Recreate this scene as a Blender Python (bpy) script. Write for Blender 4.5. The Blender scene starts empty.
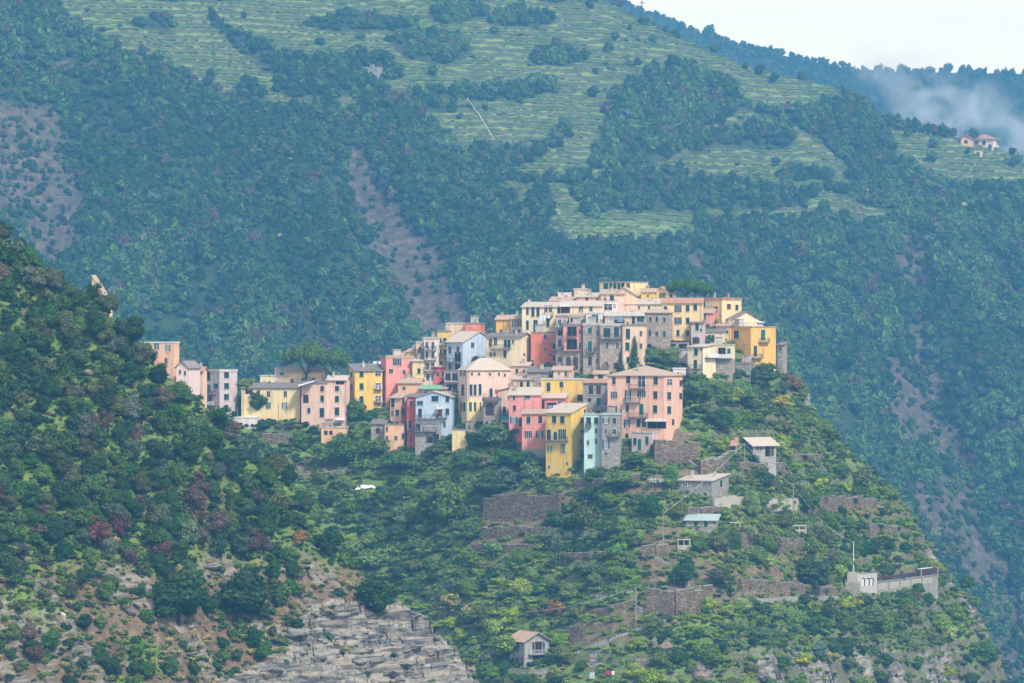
import bpy, math, random
import numpy as np
from mathutils import Vector, Matrix, noise as mnoise

random.seed(7)
RNG = np.random.default_rng(7)
F = 3870.0
CX, CY = 512.0, 341.5
D = bpy.data
SC = bpy.context.scene
COL = SC.collection

# ------------------------------------------------------------------ basics
def link(o):
    COL.objects.link(o)
    return o

def tag(o, label=None, cat=None, group=None, kind=None):
    if label: o['label'] = label
    if cat: o['category'] = cat
    if group: o['group'] = group
    if kind: o['kind'] = kind
    return o

def empty(name, loc=(0, 0, 0), rz=0.0, label=None, cat=None, group=None):
    o = D.objects.new(name, None)
    o.empty_display_size = 0.5
    o.location = loc
    o.rotation_euler = (0, 0, rz)
    link(o)
    return tag(o, label, cat, group)

def at(u, v, Y):
    return ((u - CX) / F * Y, Y, (CY - v) / F * Y)

class MB:
    """collects polygons; build() links them as one mesh object"""
    def __init__(s):
        s.v = []; s.f = []; s.m = []
    def poly(s, pts, mi=0):
        n = len(s.v); s.v.extend([tuple(p) for p in pts]); s.f.append(tuple(range(n, n + len(pts)))); s.m.append(mi)
    def box(s, x0, x1, y0, y1, z0, z1, mi=0, M=None):
        p = [(x0,y0,z0),(x1,y0,z0),(x1,y1,z0),(x0,y1,z0),(x0,y0,z1),(x1,y0,z1),(x1,y1,z1),(x0,y1,z1)]
        if M is not None: p = [tuple(M @ Vector(q)) for q in p]
        n = len(s.v); s.v.extend(p)
        for q in ((0,3,2,1),(4,5,6,7),(0,1,5,4),(1,2,6,5),(2,3,7,6),(3,0,4,7)):
            s.f.append(tuple(n + i for i in q)); s.m.append(mi)
    def slab(s, pts, t, mi=0):
        """a sheet of corner points (counter-clockwise from above) given thickness t downward"""
        n = len(s.v); k = len(pts)
        s.v.extend([tuple(p) for p in pts]); s.v.extend([(p[0], p[1], p[2] - t) for p in pts])
        s.f.append(tuple(range(n, n + k))); s.m.append(mi)
        s.f.append(tuple(range(n + 2*k - 1, n + k - 1, -1))); s.m.append(mi)
        for i in range(k):
            j = (i + 1) % k
            s.f.append((n + i, n + k + i, n + k + j, n + j)); s.m.append(mi)
    def tube(s, a, b, r, r2=None, n=6, mi=0):
        a = Vector(a); b = Vector(b); r2 = r if r2 is None else r2
        d = (b - a).normalized()
        x = d.orthogonal().normalized(); y = d.cross(x)
        k = len(s.v)
        for c, q in ((a, r), (b, r2)):
            for i in range(n):
                t = 2 * math.pi * i / n
                s.v.append(tuple(c + (x * math.cos(t) + y * math.sin(t)) * q))
        for i in range(n):
            j = (i + 1) % n
            s.f.append((k + i, k + j, k + n + j, k + n + i)); s.m.append(mi)
        s.f.append(tuple(k + i for i in reversed(range(n)))); s.m.append(mi)
        s.f.append(tuple(k + n + i for i in range(n))); s.m.append(mi)
    def mesh(s, name, mats):
        me = D.meshes.new(name)
        me.from_pydata(s.v, [], s.f)
        for m in (mats if isinstance(mats, (list, tuple)) else [mats]): me.materials.append(m)
        if any(s.m): me.polygons.foreach_set('material_index', s.m)
        me.update()
        return me
    def build(s, name, mats, parent=None, loc=None, rz=None):
        o = D.objects.new(name, s.mesh(name, mats)); link(o)
        if parent is not None: o.parent = parent
        if loc is not None: o.location = loc
        if rz is not None: o.rotation_euler = (0, 0, rz)
        return o

def raw_mesh(name, verts, quads, tris=None, mat=None, smooth=False):
    """fast numpy mesh"""
    me = D.meshes.new(name)
    nq = len(quads); nt = 0 if tris is None else len(tris)
    me.vertices.add(len(verts)); me.vertices.foreach_set('co', np.asarray(verts, dtype=np.float32).ravel())
    loops = np.asarray(quads, dtype=np.int32).ravel() if nq else np.zeros(0, np.int32)
    starts = np.arange(nq, dtype=np.int32) * 4
    if nt:
        loops = np.concatenate([loops, np.asarray(tris, dtype=np.int32).ravel()])
        starts = np.concatenate([starts, nq * 4 + np.arange(nt, dtype=np.int32) * 3])
    me.loops.add(len(loops)); me.loops.foreach_set('vertex_index', loops)
    me.polygons.add(nq + nt); me.polygons.foreach_set('loop_start', starts)
    if smooth: me.polygons.foreach_set('use_smooth', np.ones(nq + nt, dtype=bool))
    me.update(calc_edges=True)
    if mat: me.materials.append(mat)
    return me

# ------------------------------------------------------------------ noise
def _h(ix, iy, seed):
    n = (ix.astype(np.int64) * 374761393 + iy.astype(np.int64) * 668265263 + seed * 2147483647 * 31) & 0xffffffff
    n = ((n ^ (n >> 13)) * 1274126177) & 0xffffffff
    n = (n ^ (n >> 16)) & 0xffffffff
    n = (n * 2246822519) & 0xffffffff
    return ((n >> 8) & 0xffff) / 65535.0
def vn(x, y, seed=0):
    x = np.asarray(x, float); y = np.asarray(y, float)
    ix = np.floor(x); iy = np.floor(y); fx = x - ix; fy = y - iy
    fx = fx * fx * (3 - 2 * fx); fy = fy * fy * (3 - 2 * fy)
    a = _h(ix, iy, seed); b = _h(ix + 1, iy, seed); c = _h(ix, iy + 1, seed); d = _h(ix + 1, iy + 1, seed)
    return (a + (b - a) * fx + (c - a) * fy + (a - b - c + d) * fx * fy) * 2 - 1
def fbm(x, y, seed=0, oct=4, gain=0.5):
    s = 0; a = 1; t = 0
    for i in range(oct):
        s = s + a * vn(x * 2 ** i + 17.3 * i, y * 2 ** i - 9.1 * i, seed + i); t += a; a *= gain
    return s / t
def smooth01(t):
    t = np.clip(t, 0, 1); return t * t * (3 - 2 * t)
def inpoly(u, v, poly):
    r = np.zeros(u.shape, bool); n = len(poly)
    for i in range(n):
        x1, y1 = poly[i]; x2, y2 = poly[(i + 1) % n]
        if y1 == y2: continue
        c = ((y1 > v) != (y2 > v)) & (u < (x2 - x1) * (v - y1) / (y2 - y1) + x1)
        r ^= c
    return r
def segd(x, y, pl):
    d = np.full(np.shape(x), 1e9)
    for (x1, y1), (x2, y2) in zip(pl[:-1], pl[1:]):
        dx, dy = x2 - x1, y2 - y1
        t = np.clip(((x - x1) * dx + (y - y1) * dy) / (dx * dx + dy * dy), 0, 1)
        d = np.minimum(d, np.hypot(x - x1 - t * dx, y - y1 - t * dy))
    return d

# ------------------------------------------------------------------ materials
def newmat(name):
    m = D.materials.new(name); m.use_nodes = True
    nt = m.node_tree
    for n in list(nt.nodes): nt.nodes.remove(n)
    out = nt.nodes.new('ShaderNodeOutputMaterial')
    return m, nt, out
def N(nt, t, **k):
    n = nt.nodes.new('ShaderNode' + t)
    for a, b in k.items():
        if a in ('inputs',):
            for i, val in b.items(): n.inputs[i].default_value = val
        else: setattr(n, a, b)
    return n
def L(nt, a, b): nt.links.new(a, b)
def srgb(c):
    return tuple((x / 255 / 12.92) if x / 255 <= 0.04045 else ((x / 255 + 0.055) / 1.055) ** 2.4 for x in c)
def ramp(nt, fac, stops, interp='LINEAR'):
    r = nt.nodes.new('ShaderNodeValToRGB'); r.color_ramp.interpolation = interp
    e = r.color_ramp.elements
    while len(e) > 1: e.remove(e[-1])
    e[0].position = stops[0][0]; e[0].color = (*stops[0][1][:3], 1)
    for p, c in stops[1:]:
        q = e.new(p); q.color = (*c[:3], 1)
    if fac is not None: L(nt, fac, r.inputs[0])
    return r
def mixc(nt, fac, a, b, mode='MIX'):
    m = nt.nodes.new('ShaderNodeMix'); m.data_type = 'RGBA'; m.blend_type = mode
    for i, x in ((0, fac), (6, a), (7, b)):
        if hasattr(x, 'is_linked'): L(nt, x, m.inputs[i])
        elif isinstance(x, (int, float)): m.inputs[i].default_value = x
        else: m.inputs[i].default_value = (*x[:3], 1)
    return m.outputs[2]
def mth(nt, op, a, b=None, c=None):
    m = nt.nodes.new('ShaderNodeMath'); m.operation = op
    for i, x in enumerate((a, b, c)):
        if x is None: continue
        if hasattr(x, 'is_linked'): L(nt, x, m.inputs[i])
        else: m.inputs[i].default_value = x
    return m.outputs[0]
def noisen(nt, scale, detail=4, rough=0.55, vec=None, dist=0.0):
    n = N(nt, 'TexNoise'); n.inputs['Scale'].default_value = scale; n.inputs['Detail'].default_value = detail
    n.inputs['Roughness'].default_value = rough; n.inputs['Distortion'].default_value = dist
    if vec is not None: L(nt, vec, n.inputs['Vector'])
    return n
def princ(nt, out, col, rough=0.85, spec=0.2, bump=None, bstr=0.5, bdist=0.1, metallic=0.0):
    b = N(nt, 'BsdfPrincipled')
    if hasattr(col, 'is_linked'): L(nt, col, b.inputs['Base Color'])
    else: b.inputs['Base Color'].default_value = (*col[:3], 1)
    b.inputs['Roughness'].default_value = rough
    b.inputs['Specular IOR Level'].default_value = spec
    b.inputs['Metallic'].default_value = metallic
    if bump is not None:
        bn = N(nt, 'Bump'); bn.inputs['Strength'].default_value = bstr; bn.inputs['Distance'].default_value = bdist
        L(nt, bump, bn.inputs['Height']); L(nt, bn.outputs[0], b.inputs['Normal'])
    L(nt, b.outputs[0], out.inputs[0])
    return b

def mapping(nt, src, scale=(1, 1, 1), rot=(0, 0, 0)):
    m = N(nt, 'Mapping'); m.inputs['Scale'].default_value = scale; m.inputs['Rotation'].default_value = rot
    L(nt, src, m.inputs[0]); return m.outputs[0]

MAT = {}
def m_foliage():
    m, nt, out = newmat('foliage')
    oi = N(nt, 'ObjectInfo'); geo = N(nt, 'NewGeometry'); tc = N(nt, 'TexCoord')
    n = noisen(nt, 1.6, 3, 0.6, tc.outputs['Object'])
    hsv = N(nt, 'HueSaturation')
    tn = N(nt, 'Attribute', attribute_name='tint', attribute_type='INSTANCER')
    ad = N(nt, 'VectorMath', operation='ADD'); L(nt, oi.outputs['Color'], ad.inputs[0]); L(nt, tn.outputs['Vector'], ad.inputs[1])
    L(nt, ad.outputs[0], hsv.inputs['Color'])
    L(nt, mth(nt, 'MULTIPLY_ADD', oi.outputs['Random'], 0.024, 0.488), hsv.inputs['Hue'])
    r2 = mth(nt, 'FRACT', mth(nt, 'MULTIPLY', oi.outputs['Random'], 7.31))
    r3 = mth(nt, 'FRACT', mth(nt, 'MULTIPLY', oi.outputs['Random'], 13.7))
    L(nt, mth(nt, 'MULTIPLY_ADD', r2, 0.35, 0.8), hsv.inputs['Saturation'])
    val = mth(nt, 'MULTIPLY_ADD', r3, 0.30, 0.86)
    L(nt, val, hsv.inputs['Value'])
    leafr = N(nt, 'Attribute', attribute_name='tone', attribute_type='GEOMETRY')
    c = mixc(nt, 1.0, hsv.outputs[0], ramp(nt, leafr.outputs['Fac'], [(0.0, (0.55, 0.6, 0.65)), (0.5, (1, 1, 1)), (1.0, (1.75, 1.65, 1.2))]).outputs[0], 'MULTIPLY')  # random leaf tone, with sun highlights painted into the bright end
    d = N(nt, 'BsdfDiffuse'); L(nt, c, d.inputs[0])
    t = N(nt, 'BsdfTranslucent'); L(nt, mixc(nt, 1.0, c, (1.1, 1.3, 0.5), 'MULTIPLY'), t.inputs[0])
    mx = N(nt, 'MixShader'); mx.inputs[0].default_value = 0.18
    L(nt, d.outputs[0], mx.inputs[1]); L(nt, t.outputs[0], mx.inputs[2]); L(nt, mx.outputs[0], out.inputs[0])
    MAT['foliage'] = m
def m_simple(name, col, rough=0.8, spec=0.25, var=0.15, scale=2.0, metallic=0.0):
    m, nt, out = newmat(name)
    tc = N(nt, 'TexCoord')
    n = noisen(nt, scale, 5, 0.6, tc.outputs['Object'])
    a = tuple(c * (1 - var) for c in col); b = tuple(c * (1 + var) for c in col)
    r = ramp(nt, n.outputs[0], [(0.3, a), (0.7, b)])
    princ(nt, out, r.outputs[0], rough, spec, metallic=metallic)
    MAT[name] = m
    return m
def m_plaster(name, col, stain=0.35):
    """painted render: object colour with rain streaks, patches and a grubby foot"""
    m, nt, out = newmat(name)
    tc = N(nt, 'TexCoord'); oi = N(nt, 'ObjectInfo')
    off = N(nt, 'VectorMath', operation='ADD'); L(nt, tc.outputs['Object'], off.inputs[0])
    sc = mth(nt, 'MULTIPLY', oi.outputs['Random'], 90.0); L(nt, sc, off.inputs[1])
    o = off.outputs[0]
    st = noisen(nt, 1.0, 6, 0.65, mapping(nt, o, (1.6, 1.6, 0.22)))
    pa = noisen(nt, 0.55, 5, 0.7, o, 0.6)
    fi = noisen(nt, 4.0, 4, 0.7, o)
    base = mixc(nt, 0.0, col, col)
    c1 = mixc(nt, ramp(nt, st.outputs[0], [(0.48, (0, 0, 0)), (0.72, (stain,) * 3)]).outputs[0], base, tuple(x * 0.5 + 0.03 for x in col))
    c2 = mixc(nt, ramp(nt, pa.outputs[0], [(0.52, (0, 0, 0)), (0.66, (stain * 0.75,) * 3)]).outputs[0], c1, tuple(min(0.85, x * 0.5 + 0.3) for x in col))
    c3 = mixc(nt, 0.5, c2, ramp(nt, fi.outputs[0], [(0.3, (0.82,) * 3), (0.7, (1.08,) * 3)]).outputs[0], 'MULTIPLY')
    princ(nt, out, c3, 0.9, 0.15, fi.outputs[0], 0.3, 0.05)
    MAT[name] = m; return m
def m_stone(name, c1, c2, c3, scale=2.2, mortar=(0.12, 0.1, 0.085)):
    m, nt, out = newmat(name)
    tc = N(nt, 'TexCoord')
    o = mapping(nt, tc.outputs['Object'], (1, 1, 1.8))
    v = N(nt, 'TexVoronoi'); v.inputs['Scale'].default_value = scale; L(nt, o, v.inputs['Vector'])
    ve = N(nt, 'TexVoronoi', feature='DISTANCE_TO_EDGE'); ve.inputs['Scale'].default_value = scale; L(nt, o, ve.inputs['Vector'])
    sep = N(nt, 'SeparateColor'); L(nt, v.outputs['Color'], sep.inputs[0])
    col = ramp(nt, sep.outputs[0], [(0.0, c1), (0.5, c2), (1.0, c3)]).outputs[0]
    big = noisen(nt, 0.45, 5, 0.7, tc.outputs['Object'])
    col = mixc(nt, ramp(nt, big.outputs[0], [(0.45, (0, 0, 0)), (0.7, (0.6,) * 3)]).outputs[0], col, tuple(x * 0.6 for x in c2))
    e = ramp(nt, ve.outputs[0], [(0.0, (1, 1, 1)), (0.07, (0, 0, 0))]).outputs[0]
    col = mixc(nt, e, col, mortar)
    princ(nt, out, col, 0.95, 0.1, ve.outputs[0], 0.6, 0.15)
    MAT[name] = m; return m
def m_tile(name, c1, c2, c3):
    m, nt, out = newmat(name)
    tc = N(nt, 'TexCoord')
    br = N(nt, 'TexBrick'); br.inputs['Scale'].default_value = 1.6
    br.inputs['Color1'].default_value = (*c1, 1); br.inputs['Color2'].default_value = (*c2, 1); br.inputs['Mortar'].default_value = (*[x * 0.35 for x in c1], 1)
    br.inputs['Mortar Size'].default_value = 0.02; br.inputs['Brick Width'].default_value = 0.35; br.inputs['Row Height'].default_value = 0.5
    L(nt, tc.outputs['Object'], br.inputs['Vector'])
    n = noisen(nt, 0.8, 6, 0.75, tc.outputs['Object'])
    col = mixc(nt, ramp(nt, n.outputs[0], [(0.42, (0, 0, 0)), (0.62, (0.85,) * 3)]).outputs[0], br.outputs[0], c3)
    w = N(nt, 'TexWave'); w.inputs['Scale'].default_value = 1.4; L(nt, tc.outputs['Object'], w.inputs['Vector'])
    princ(nt, out, col, 0.9, 0.15, w.outputs[0], 0.5, 0.08)
    MAT[name] = m; return m
# ------------------------------------------------------------------ terrain
def prof(pts):
    xs = [p[0] for p in pts]; ys = [p[1] for p in pts]
    return lambda u: np.interp(u, xs, ys)

VR = 980.0
v_ridge = prof([(-300,330),(0,345),(100,352),(160,374),(230,404),(290,402),(350,398),(395,388),(430,374),(470,354),(500,344),(530,335),(560,325),
    (600,307),(640,300),(700,312),(740,334),(765,358),(790,380),(808,404),(825,426),(850,450),(880,478),(906,503),(927,542),(950,580),(972,600),(988,630),(1006,665),(1030,710),(1100,860),(1300,1300)])
v_slope = prof([(0,.62),(200,.62),(400,.62),(520,.56),(700,.54),(780,.62),(900,.72),(1000,.95)])
def terr(z, h, k, wob):
    q = (z + wob) / h; n = np.floor(q); fr = q - n
    st = smooth01((fr - 0.62) / 0.38) * 0.72 + fr * 0.28
    return z + k * ((n + st) * h - wob - z)
def z_village(x, y, fine=True):
    x = np.asarray(x, float); y = np.asarray(y, float)
    u = CX + F * x / VR
    uu = CX + F * x / np.maximum(y, 500)
    ws = fbm(x / 60, y / 60, 3, 3)
    zr = (CY - v_ridge(u)) / F * VR
    s = v_slope(u)
    dy = VR - y
    z = np.where(dy > 0, zr - s * dy, zr + 0.42 * dy)
    z = z + 2.6 * ws * smooth01(np.abs(dy) / 25)
    # bottom crags: ground steepens
    vv = CY - F * z / y
    low = smooth01((vv - 640) / 45) * smooth01((uu - 540) / 60)
    z = z - low * 5.0
    k = np.clip(0.75 + 0.6 * fbm(x / 35, y / 35, 8, 2), 0.15, 1.0) * (1 - 0.7 * low)
    z = terr(z, 3.1, k, 1.3 * fbm(x / 45, y / 90, 5, 2))
    if fine:
        z = z + 0.22 * fbm(x / 3, y / 3, 6, 3)
        z = z + low * 1.6 * fbm(x / 5, y / 3, 9, 4)
    return z

NR = 700.0
n_ridge = prof([(-400,60),(-100,185),(0,232),(40,278),(100,309),(130,343),(150,364),(175,387),(195,400),(215,422),(245,456),(290,490),(320,528),(345,556),(370,578),(400,606),
    (430,636),(455,660),(478,690),(500,740),(560,900),(800,1500)])
def cliffmask(u, v):
    du = 9 * fbm(u / 25, v / 25, 31, 3); dv = 9 * fbm(u / 25, v / 25, 32, 3)
    P = [(150,720),(215,684),(250,668),(280,652),(302,640),(305,608),(345,598),(372,606),(410,600),(440,622),(466,648),(492,690),(500,760),(120,760)]
    return inpoly(u + du, v + dv, P)
def z_near(x, y, fine=True):
    x = np.asarray(x, float); y = np.asarray(y, float)
    u = CX + F * x / NR
    zr = (CY - n_ridge(u)) / F * NR
    zr = zr + 1.3 * fbm(x / 5, x * 0 + 3, 33, 3)
    dy = NR - y
    s = 0.92 + 0.12 * fbm(x / 40, y / 40, 21, 2)
    z = np.where(dy > 0, zr - s * dy, zr + 0.8 * dy)
    z = z + (4.0 * fbm(x / 28, y / 34, 22, 3)) * smooth01(np.abs(dy) / 14 + 0.1)
    uu = CX + F * x / y; vv = CY - F * z / y
    m = smooth01((vv - 592) / 30) * smooth01((uu - 250) / 60)
    rocky = smooth01((vv - 540) / 60) * (1 - m)
    # strata of the cliff, dipping to the left
    t = (z * 0.9 + x * 0.28 + 1.6 * fbm(x / 14, y / 14, 27, 3)) / 1.15
    stp = (np.floor(t) + smooth01((t - np.floor(t)) * 2.2) - t) * 1.15
    sx = x * .95 - z * .3; sz = z * .95 + x * .3
    z = z + m * (stp * 2.0 + 3.4 * (0.5 - np.abs(fbm(sx / 11, sz / 3.2, 24, 4))) + 1.3 * fbm(sx / 4.5, sz / 1.1, 25, 3) + 1.6 * np.round(2.2 * fbm(sx / 7, sz / 2.4, 30, 2)) / 2.2)
    z = z + rocky * (1.2 * (0.4 - np.abs(fbm(x / 6, y / 6, 28, 4))) + 0.6 * fbm(x / 2, y / 2, 29, 3))
    if fine: z = z + 0.25 * fbm(x / 3, y / 3, 26, 3) * (1 - m)
    return z

MR = 2150.0
m_ridge = prof([(-700,-500),(-300,-330),(0,-200),(200,-125),(400,-72),(560,-24),(600,-4),(640,17),(700,45),(760,70),(800,78),(830,84),(860,104),(885,119),(930,128),(980,142),(1024,154),(1100,174),(1300,260),(1700,500)])
def z_m_base(x, y):
    u = CX + F * x / MR
    zr = (CY - m_ridge(u)) / F * MR
    dy = MR - y
    return np.where(dy > 0, zr - 0.56 * dy, zr + 0.45 * dy)
def march(fn, u, v, y0, y1, n=700):
    u = np.atleast_1d(np.asarray(u, float)); v = np.atleast_1d(np.asarray(v, float))
    ys = np.linspace(y0, y1, n)
    X = (u[:, None] - CX) / F * ys[None]; Z = (CY - v[:, None]) / F * ys[None]
    T = fn(X, np.broadcast_to(ys[None], X.shape))
    below = T >= Z
    idx = np.argmax(below, axis=1); ok = below.any(axis=1)
    yy = ys[idx]
    # refine
    lo = ys[np.maximum(idx - 1, 0)]; hi = yy.copy()
    for _ in range(10):
        mid = (lo + hi) / 2
        b = fn((u - CX) / F * mid, mid) >= (CY - v) / F * mid
        hi = np.where(b, mid, hi); lo = np.where(b, lo, mid)
    return (u - CX) / F * hi, hi, (CY - v) / F * hi, ok
def _mp(pts):
    x, y, z, ok = march(z_m_base, [p[0] for p in pts], [p[1] for p in pts], 1250, 2300)
    return list(zip(x, y))
RAV = [(_mp([(345,120),(372,185),(410,250),(445,320),(470,400)]), 22, 17), (_mp([(505,205),(560,262),(620,300),(680,330),(720,420)]), 24, 15),
       (_mp([(60,110),(50,180),(60,260),(110,330)]), 26, 13), (_mp([(870,150),(905,250),(930,350),(975,470),(1010,600)]), 24, 15),
       (_mp([(200,150),(250,230),(300,300),(340,350)]), 16, 9), (_mp([(740,200),(780,280),(820,360)]), 20, 9), (_mp([(960,190),(1010,300),(1060,400)]), 20, 11)]
SPR = [(_mp([(330,100),(420,175),(500,250),(580,300)]), 18, 12), (_mp([(130,60),(180,200),(230,300),(270,360)]), 20, 12), (_mp([(800,85),(850,110),(880,180),(900,250)]), 12, 8),
       (_mp([(660,240),(720,300),(800,400),(860,480)]), 22, 9), (_mp([(920,170),(965,300),(1020,440)]), 20, 11), (_mp([(270,170),(330,260),(400,350)]), 14, 9)]
def z_mount(x, y, fine=True, frac=False):
    x = np.asarray(x, float); y = np.asarray(y, float)
    z = z_m_base(x, y)
    fade = smooth01((MR - y) / 60 + 0.05)
    wx = x + 12 * fbm(x / 60, y / 60, 47, 2); wy = y + 12 * fbm(x / 60, y / 60, 48, 2)
    for pl, w, a in RAV: z = z - fade * a * np.exp(-(segd(wx, wy, pl) / w) ** 2)
    for pl, w, a in SPR: z = z + fade * a * np.exp(-(segd(wx, wy, pl) / w) ** 2)
    vm = smooth01((z - 20) / 60)
    rid = 0.5 - np.abs(fbm((x + y * 0.25) / 55, (y) / 130, 41, 3))
    z = z + fade * (rid * 16 * (1.15 - vm) + 5 * fbm(x / 90, y / 90, 43, 3))
    wob = 2.0 * fbm(x / 140, y / 140, 45, 2)
    if frac: q = (z + wob) / 3.7; return q - np.floor(q)
    if fine: z = terr(z, 3.7, vm * 0.9, wob) + 0.4 * fbm(x / 8, y / 8, 44, 3)
    return z + fade * 1.5 * fbm(x / 14, y / 14, 46, 3) * (1 - vm)
FR = 3500.0
f_ridge = prof([(400,-110),(560,-26),(610,-2),(650,15),(700,33),(740,46),(790,57),(840,67),(870,72),(920,72),(960,73),(1024,74),(1100,76),(1300,120)])
def z_far(x, y, fine=True):
    u = CX + F * np.asarray(x, float) / FR
    zr = (CY - f_ridge(u)) / F * FR
    dy = FR - y
    z = np.where(dy > 0, zr - 0.5 * dy, zr + 0.4 * dy)
    z = z + smooth01(np.abs(dy) / 120) * 30 * (0.4 - np.abs(fbm(x / 160, y / 260, 61, 3)))
    return z

def hitv(u, v): 
    x, y, z, ok = march(z_village, u, v, 760, 1010); return x, y, z, ok
def hitn(u, v):
    x, y, z, ok = march(z_near, u, v, 560, 720); return x, y, z, ok
def hitm(u, v):
    x, y, z, ok = march(z_mount, u, v, 1250, 2230, 1400); return x, y, z, ok

VINES = [[(55,0),(190,0),(240,52),(300,82),(352,96),(364,109),(290,110),(215,92),(150,62),(85,32)],
    [(180,0),(600,0),(700,47),(800,78),(842,85),(850,104),(760,112),(740,104),(690,66),(645,72),(612,100),(596,150),(590,170),(668,160),(700,130),(740,112),(800,130),(838,160),(858,186),(790,190),(700,178),
     (640,178),(600,185),(560,182),(500,178),(470,165),(440,135),(405,105),(385,90),(350,62),(282,52),(235,30)],
    [(503,185),(560,185),(580,210),(690,210),(704,238),(650,243),(560,240),(520,218)],
    [(880,126),(960,141),(1040,158),(1040,190),(960,186),(910,170)],
    [(820,190),(900,215),(880,225),(800,205)], [(700,205),(820,205),(810,222),(705,222)]]
HEDGE = [(430,45,42,17),(487,91,80,6),(505,158,42,14),(655,190,62,22),(560,60,26,9),(690,98,44,25),(455,12,30,9),(330,90,25,10),(360,24,55,8),(620,138,22,18),(520,18,35,8),(370,70,30,14),(300,84,18,14),(255,48,16,10),
         (760,142,36,12),(535,210,12,20),(430,106,24,9),(800,176,30,7),(250,88,18,12),(715,142,28,6),(400,128,22,12),(585,196,16,22),(150,22,20,8),(740,205,34,7)]
SCARS = [[(-40,90),(60,112),(72,175),(70,245),(45,300),(-40,300)], [(342,148),(374,158),(400,212),(428,242),(464,288),(488,342),(415,342),(396,285),(366,232)],
    [(885,330),(925,325),(950,420),(985,520),(1010,600),(965,590),(930,520),(895,430)], [(893,225),(925,235),(935,290),(905,290)], [(700,250),(720,262),(730,300),(712,290)], [(980,560),(1015,560),(1024,680),(1000,680)],
    [(100,330),(125,335),(118,380),(96,370)], [(60,20),(95,60),(60,75),(30,40)]]
def m_masks(x, y, z):
    u = CX + F * x / y; v = CY - F * z / y
    du = 10 * fbm(x / 30, y / 30, 51, 3); dv = 6 * fbm(x / 30, y / 30, 52, 3)
    vine = np.zeros(np.shape(u), bool)
    for P in VINES: vine |= inpoly(u + du * .8, v + dv * .9, P)
    for a, b, c, d in HEDGE: vine &= ~((((u + 1.6 * du - a) / c) ** 2 + ((v + 1.3 * dv - b) / d) ** 2) < 1)
    scar = np.zeros(np.shape(u), bool)
    for P in SCARS: scar |= inpoly(u + 1.6 * du, v + 1.6 * dv, P)
    scar &= (fbm(x / 14, y / 20, 53, 3) > -0.28) | ((u > 330) & (u < 500))
    return u, v, vine, scar

# ------------------------------------------------------------------ ground materials
def m_ground():
    """soil, dry grass and stone; vertex mask: R rock, G bare earth, B vine terrace"""
    m, nt, out = newmat('hill_ground')
    geo = N(nt, 'NewGeometry'); pos = geo.outputs['Position']
    at_ = N(nt, 'Attribute', attribute_name='mask'); sep = N(nt, 'SeparateColor'); L(nt, at_.outputs['Color'], sep.inputs[0])
    n1 = noisen(nt, 0.09, 6, 0.65, pos); n2 = noisen(nt, 0.7, 6, 0.7, pos)
    g = ramp(nt, n2.outputs[0], [(0.3, (0.06, 0.12, 0.03)), (0.5, (0.13, 0.21, 0.045)), (0.64, (0.21, 0.26, 0.06)), (0.78, (0.32, 0.28, 0.11))]).outputs[0]
    g = mixc(nt, ramp(nt, n1.outputs[0], [(0.5, (0, 0, 0)), (0.72, (0.45,) * 3)]).outputs[0], g, (0.13, 0.115, 0.06))
    sn = N(nt, 'SeparateXYZ'); L(nt, geo.outputs['True Normal'], sn.inputs[0])
    steep = ramp(nt, sn.outputs[2], [(0.38, (0.7, .7, .7)), (0.56, (0, 0, 0))]).outputs[0]
    vs = N(nt, 'TexVoronoi'); vs.inputs['Scale'].default_value = 1.9; L(nt, mapping(nt, pos, (1, 1, 1.7)), vs.inputs['Vector'])
    sp = N(nt, 'SeparateColor'); L(nt, vs.outputs['Color'], sp.inputs[0])
    stone = ramp(nt, sp.outputs[0], [(0, (0.07, 0.055, 0.045)), (0.5, (0.13, 0.10, 0.085)), (1, (0.23, 0.19, 0.155))]).outputs[0]
    c = mixc(nt, steep, g, stone)
    earth = ramp(nt, n2.outputs[0], [(0.3, (0.09, 0.058, 0.042)), (0.55, (0.19, 0.13, 0.09)), (0.75, (0.34, 0.25, 0.15))]).outputs[0]
    c = mixc(nt, sep.outputs[1], c, earth)
    # rock with tilted beds
    rp = mapping(nt, pos, (0.25, 0.25, 1.9), (0.1, 0.22, 0.0))
    r1 = noisen(nt, 0.55, 9, 0.68, rp, 0.7); r2 = noisen(nt, 0.35, 5, 0.6, pos)
    rk = ramp(nt, r1.outputs[0], [(0.3, (0.026, 0.026, 0.026)), (0.42, (0.09, 0.09, 0.088)), (0.5, (0.21, 0.20, 0.18)), (0.6, (0.40, 0.35, 0.28)), (0.7, (0.13, 0.12, 0.11)), (0.8, (0.30, 0.235, 0.17))]).outputs[0]
    rk = mixc(nt, ramp(nt, r2.outputs[0], [(0.48, (0, 0, 0)), (0.7, (0.45,) * 3)]).outputs[0], rk, (0.24, 0.18, 0.125))
    c = mixc(nt, sep.outputs[0], c, rk)
    h = mth(nt, 'ADD', r1.outputs[0], mth(nt, 'MULTIPLY', n2.outputs[0], 0.4))
    princ(nt, out, c, 0.95, 0.1, h, 0.9, 0.6)
    MAT['ground'] = m
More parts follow.
